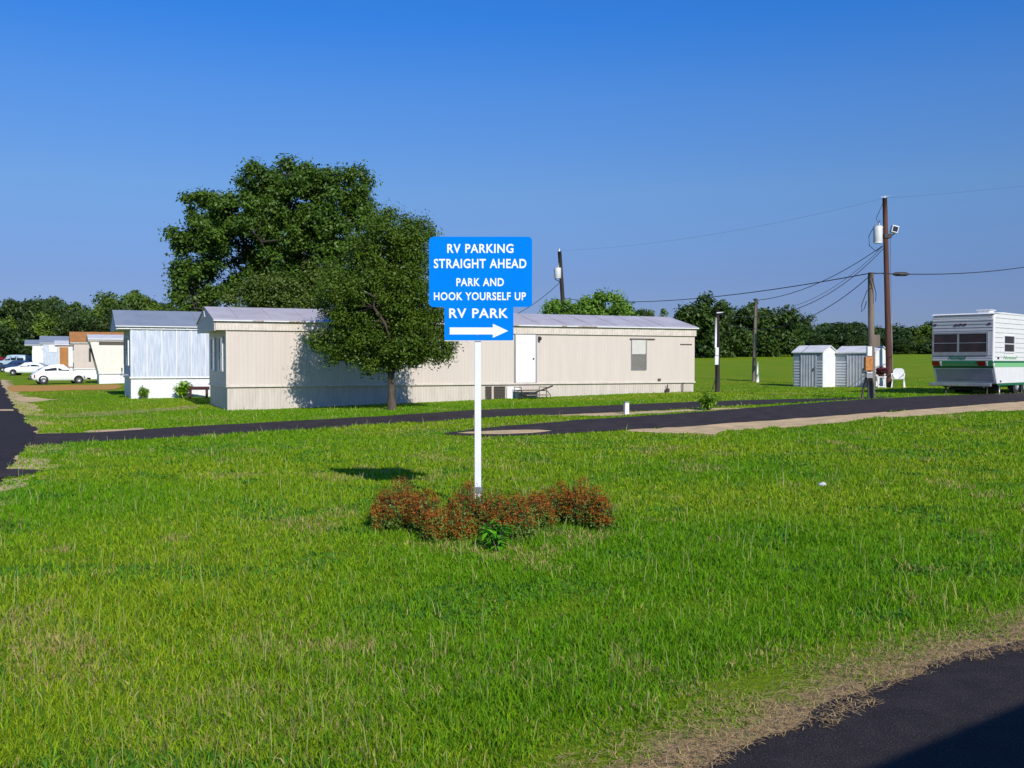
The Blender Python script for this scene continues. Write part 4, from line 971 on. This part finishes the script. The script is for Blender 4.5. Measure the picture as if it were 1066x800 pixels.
# siding grooves on rear and side
m = MB()
for py in (330, 333.5, 337, 340.5, 344, 370, 373): z = cz(py); yy = .005+.02*(z-hs)/(ht-hs); m.box(-Wc+.04, -.04, yy-.012, yy+.01, z-.012, z+.006)
m.build('siding_rib', M['metal'], cp)
m = MB()
for i in range(9): z = hs+.15+i*.18; m.box(.003, .010, .12, 6.3, z-.006, z+.004)
m.build('side_rib', M['metal'], cp)
def rear_rect(px0, px1, py0, py1):
    a = fc(px0, py0); b = fc(px1, py1); return a[0], b[0], b[1], a[1]
# rear double window
x0, x1, z0, z1 = rear_rect(972.5, 1027, 348.5, 366.5)
m = MB(); m.box(x0-.06, x1+.06, -.035, .02, z0-.13, z0); m.box(x0-.06, x1+.06, -.035, .02, z1, z1+.06); m.box(x0-.06, x0, -.035, .02, z0, z1); m.box(x1, x1+.06, -.035, .02, z0, z1)
xm = (x0+x1)/2-.06; m.box(xm-.035, xm+.035, -.033, .02, z0, z1); m.box(x0, x1, -.028, .018, (z0+z1)/2-.012, (z0+z1)/2+.012)
MB().prism([(0, hs), (.03, ht-.16), (.03, ht-.2), (.03, ht-.16)], 'x', 0, .001) if False else None
m2 = MB(); m2.prism([(-.0035, hs+.02), (.0265, ht-.19), (.05, ht-.19), (.03, hs+.02)], 'x', -Wc+.045, -.045); m2.build('rear_shade_panel', M['rear_shade'], cp)  # thin sheet over the white rear wall, carrying the painted shade
rw = m.build('rear_window', M['metal'], cp)
MB().box(x0, x1, -.014, .016, z0, z1).build('pane', M['curtain'], rw)
# side window
m = MB(); sy0, sy1, sz0, sz1 = 1.05, 2.1, cz(366), cz(349.5)
m.box(.001, .03, sy0-.05, sy0, sz0-.05, sz1+.05); m.box(.001, .03, sy1, sy1+.05, sz0-.05, sz1+.05); m.box(.001, .03, sy0, sy1, sz0-.05, sz0); m.box(.001, .03, sy0, sy1, sz1, sz1+.05); m.box(.006, .026, sy0, sy1, (sz0+sz1)/2-.015, (sz0+sz1)/2+.015)
sw = m.build('side_window', M['white'], cp); MB().box(.001, .014, sy0, sy1, sz0, sz1).build('pane', M['curtain'], sw)
# stripes
def side_strip(z0, z1, mm, y1=6.25, nm='stripe', y0=.02): MB().box(.001, .006, y0, y1, z0, z1).build(nm, M[mm], cp)
side_strip(cz(378), cz(375.8), 'green_dk'); side_strip(cz(382.5), cz(378), 'green_lt', y0=.12); side_strip(cz(402), cz(399.5), 'green_dk', 6.1, y0=.45)
MB().box(-Wc+.02, -.02, -.006, .02, cz(378.6), cz(375.6)).build('stripe', M['green_dk'], cp)
# sloping lower rear panel: strips and lights lie on it
sl_ = lambda z: .42*(hs-z)/(hs-hb)
def slope_panel(x0, x1, za, zb, off, mm, nm, t=.02, parent=cp):
    m = MB(); m.prism([(sl_(za)-off-.018, za), (sl_(zb)-off-.018, zb), (sl_(zb)-off+t, zb), (sl_(za)-off+t, za)], 'x', x0, x1); return m.build(nm, M[mm], parent)
slope_panel(-Wc+.04, -.04, cz(381.0), cz(378.7), .004, 'green_lt', 'stripe'); slope_panel(-Wc+.04, -.04, cz(383.6), cz(381.2), .006, 'green_dk', 'stripe')
slope_panel(-Wc+.1, -.1, cz(397.5), cz(384.5), .005, 'rear_low_shade', 'lower_shade_panel')  # sheet on the sloping lower rear, coloured for its shade
for x in (-Wc+.17, -.42):
    slope_panel(x-.14, x+.14, cz(381), cz(376.2), .05, 'red', 'tail_light', .05); slope_panel(x+.145, x+.2, cz(381), cz(376.4), .05, 'white', 'reverse_light', .05)
for px, py in ((973.5, 338.5), (995.5, 338.5), (1000, 338), (1004.5, 338), (1030, 337)):
    a = fc(px, py); MB().box(a[0]-.05, a[0]+.05, -.01+.0, .06, a[1]-.03, a[1]+.03).build('marker_light', M['maroon'], cp)
MB().box(.0, .02, .38, .52, cz(374), cz(372)).build('marker_light', M['maroon'], cp)
MB().box(.0, .012, .65, .8, cz(398.5), cz(396.5)).build('fuel_hatch', M['grille'], cp)
# lettering
def free_text(s, x0, x1, z0, z1, y, mm, side=False, y0=0):
    me, co = text(s, 0, 0, 0, 0, 0, None, off=.02, shear=.35)
    for v, q in zip(me.vertices, co):
        if side: v.co = (y, y0+(q[0]+.5)*(x1-x0), (z0+z1)/2+q[1]*(z1-z0))
        else: v.co = ((x0+x1)/2+q[0]*(x1-x0), y, (z0+z1)/2+q[1]*(z1-z0))
    me.materials.clear(); me.materials.append(M[mm]); o = bpy.data.objects.new('lettering', me); COL.objects.link(o); o.parent = cp
x0, x1, z0, z1 = rear_rect(987.5, 1006, 370.2, 374.6); free_text('Nomad', x0, x1, z0, z1, -.016, 'green_dk')
free_text('Nomad', 0, 1.5, cz(374), cz(370.5), .014, 'green_lt', True, .95)
# door at the side
m = MB(); m.box(.001, .03, 3.3, 4.0, hb+.05, ht-.3); dd = m.build('door', M['metal'], cp); MB().box(.03, .06, 3.36, 3.42, 1.2, 1.35).build('handle', M['dark'], dd)
# bumper, frame, wheels
MB().box(-Wc-.12, -.12, .06, .20, hb-.12, hb+.01).build('bumper', M['metal'], cp, bevel=.02)
m = MB()
for x in (-Wc+.5, -.5): m.box(x-.04, x+.04, .1, 6.3, hb-.17, hb-.04); 
for x in (-Wc+.35, -.4): m.tube([(x, .5, hb-.1), (x, .5, .0)], .03, 6); m.tube([(x-.5, 1.0, hb-.08), (x-.1, .9, .25)], .025, 6)
m.box(-Wc+.2, -.2, 1.2, 1.3, hb-.3, hb-.1); m.build('chassis', M['dark'], cp)
for y in (2.5, 3.35):
    for x in (-Wc+.12, -.12):
        wh = MB().tube([(x-.1, y, .34), (x+.1, y, .34)], .34, 20).build('wheel', M['tyre'], cp, bevel=.03)
        MB().tube([(x-.11, y, .34), (x+.115, y, .34)], .19, 14).build('rim', M['metal'], wh)
m = MB(); m.tube([(-.05, .75, hb), (-.05, .75, .02)], .03, 6); m.box(-.17, .07, .63, .87, .0, .03); m.build('jack_stand', M['metal'], cp)
m = MB(); m.tube([(-Wc+.4, 6.4, .6), (-Wc/2, 7.6, .5)], .05, 6); m.tube([(-.4, 6.4, .6), (-Wc/2, 7.6, .5)], .05, 6); m.tube([(-Wc/2, 7.5, .7), (-Wc/2, 7.5, .02)], .04, 8); m.build('tow_bar', M['dark'], cp)

# ------------------------------------------------------------------ small things on the grass
b = at(652, 431.5); r_ = thing('hookup_box', 'small white utility box on the grass between the two lanes', 'utility box', b, R(20))
MB().box(-.065, .065, -.06, .06, -.05, .34).build('housing', M['white'], r_, bevel=.012); MB().box(-.075, .075, -.07, .07, .34, .37).build('lid', M['metal'], r_)
b = at(856, 508.5); o = MB().ball((0, 0, 0), (.055, .04, .032), 12, 8, lambda d: 1+.25*math.sin(5*d.x+3*d.y)+.15*math.sin(7*d.z)).build('pale_stone', M['rock']); o.location = b+Vector((0, 0, .05))
tag(o, 'small pale stone lying alone on the lawn at the right', 'stone')
m = MB(); rs_ = random.Random(3)
b = at(165, 482)
def leafy(label, base, n, h, w_, ls, c1, c2, seed, name='leafy_weed', nleaf=260, stemm='leaf'):
    rs = np.random.RandomState(seed); r = thing(name, label, 'plant', base); m = MB(); V = []; Cc = []
    for i in range(n):
        a = rs.rand()*6.28; lr = rs.uniform(.2, 1)*w_; hh = h*rs.uniform(.55, 1)*(1-.25*lr/w_)
        tip = Vector((math.cos(a)*lr, math.sin(a)*lr, hh)); st = Vector((tip.x*.15, tip.y*.15, -.02)); mid = st.lerp(tip, .5)+Vector((0, 0, h*.1))
        m.tube([st, mid, tip], [.007, .006, .003], 4)
        for j in range(nleaf//n):
            t = rs.uniform(.25, 1.0); p = (st.lerp(mid, t*2) if t < .5 else mid.lerp(tip, t*2-1)); p = np.array(p)
            d = rs.normal(0, 1, 3); d[2] = d[2]*.4+.25; d /= np.linalg.norm(d); s = np.cross(d, (0, 0, 1)); s /= np.linalg.norm(s)+1e-6
            L_ = ls*rs.uniform(.6, 1.3); droop = np.array([0, 0, -.25*L_])
            V += [p, p+d*L_*.5+s*L_*.17, p+d*L_+droop, p+d*L_*.5-s*L_*.17]; t2 = rs.rand(); Cc += [np.array(c1)*(1-t2)+np.array(c2)*t2]*4
    fast_mesh('foliage', np.array(V), 4, M['leaf'], cols=np.array(Cc), parent=r)
    m.build('stem', M['bark'], r); return r
leafy('leafy green weed growing between the lanes under the black meter pole', at(738, 427.5), 16, .62, .38, .15, (.13, .30, .02), (.28, .48, .04), 61, nleaf=420)
leafy('broad yellow green bush against the white skirting beside the dark bench', at(191, 414.8), 22, .85, .42, .17, (.18, .42, .02), (.40, .60, .03), 62, 'garden_plant', 900)
leafy('small pale green plant by the front corner of the grey panelled home', at(149, 415.2), 12, .6, .28, .14, (.22, .42, .04), (.40, .58, .10), 63, 'garden_plant', 400)
leafy('broad-leaved bright green weed in front of the middle flower bush', at(519, 573), 12, .34, .17, 0.10, (.08, .34, .015), (.16, .50, .02), 64, nleaf=110)
# dark bench beside the home
b = at(208, 414.5); r_ = thing('garden_bench', 'low dark red bench in the gap between the grey and beige homes', 'bench', b, R(10))
MB().box(-.5, .4, -.18, .18, .36, .50).build('seat', M['maroon'], r_)
for x in (-.4, .3): MB().box(x-.04, x+.04, -.15, .15, -.05, .36).build('leg', M['maroon'], r_)

# flowering bushes round the post
def flower_bush(label, blobs, seed, nf, ng, stems):
    rs = np.random.RandomState(seed); c = np.mean([b[:2] for b in blobs], 0); base = G(c[0], c[1]); B = np.array(base)
    r = thing('flower_bush', label, 'bush', base); F = []; Gn = []; m = MB()
    for b in blobs:
        x, y, rx, ry, h = b
        for i in range(stems):
            a = rs.rand()*6.28; q = rs.rand()**.5; ux, uy = math.cos(a)*q, math.sin(a)*q
            tz = h*math.sqrt(max(.08, 1-q*q*.85))*rs.uniform(.55, 1.22); tp = np.array([x+ux*rx-B[0], y+uy*ry-B[1], tz])
            bs = np.array([x+ux*rx*.55-B[0], y+uy*ry*.55-B[1], 0]); m.tube([bs, (bs+tp)/2+np.array([0, 0, .02]), tp], [.004, .003, .002], 3, caps=False)
            F.append((tp, rs.uniform(.02, .06)) if rs.rand() < .5 else (tp*.9, .010))
            if rs.rand() < .6: Gn.append((tp, .06))
            Gn.append((bs*.3+tp*.7-np.array([0, 0, .04]), .07)); Gn.append((bs*.65+tp*.35, .08))
    V, col = leaves(F, nf, .0085, rs, (.17, .028, .006), (.58, .19, .022), up=.6, flat=1)
    fast_mesh('flowers', V, 4, M['petal'], cols=col, parent=r)
    V, col = leaves(Gn, int(ng*1.9), .015, rs, (.06, .13, .015), (.17, .27, .03), up=.3, flat=1)
    fast_mesh('foliage', V, 4, M['leaf'], cols=col, parent=r)
    m.build('stem', M['bark'], r); return r
def fb2(px, D, wpx, h): return ((px-533)/1050*D, D, wpx/2*D/1050, .27, h)
def fbp(px, pyb, D, wpx, hpx): x = (px-533)/1050*D; return (x, D, wpx/2*D/1050, .26, hpx*.78*D/1050)
flower_bush('left clump of rust red flowers beside the sign post', [fb2(418, 10.9, 54, .43), fb2(444, 10.4, 44, .36), fb2(405, 10.6, 40, .34), fb2(455, 10.0, 26, .24)], 71, 15000, 9000, 170)
flower_bush('middle clump of rust red flowers at the foot of the sign post', [fb2(488, 10.6, 50, .42), fb2(512, 10.2, 50, .38), fb2(535, 9.95, 44, .40), fb2(478, 10.0, 30, .25)], 72, 16000, 11000, 180)
flower_bush('right clump of rust red flowers beyond the sign post', [fb2(583, 11.0, 54, .36), fb2(611, 10.8, 50, .43), fb2(560, 10.7, 34, .32), fb2(626, 10.6, 24, .28)], 73, 14000, 8500, 160)
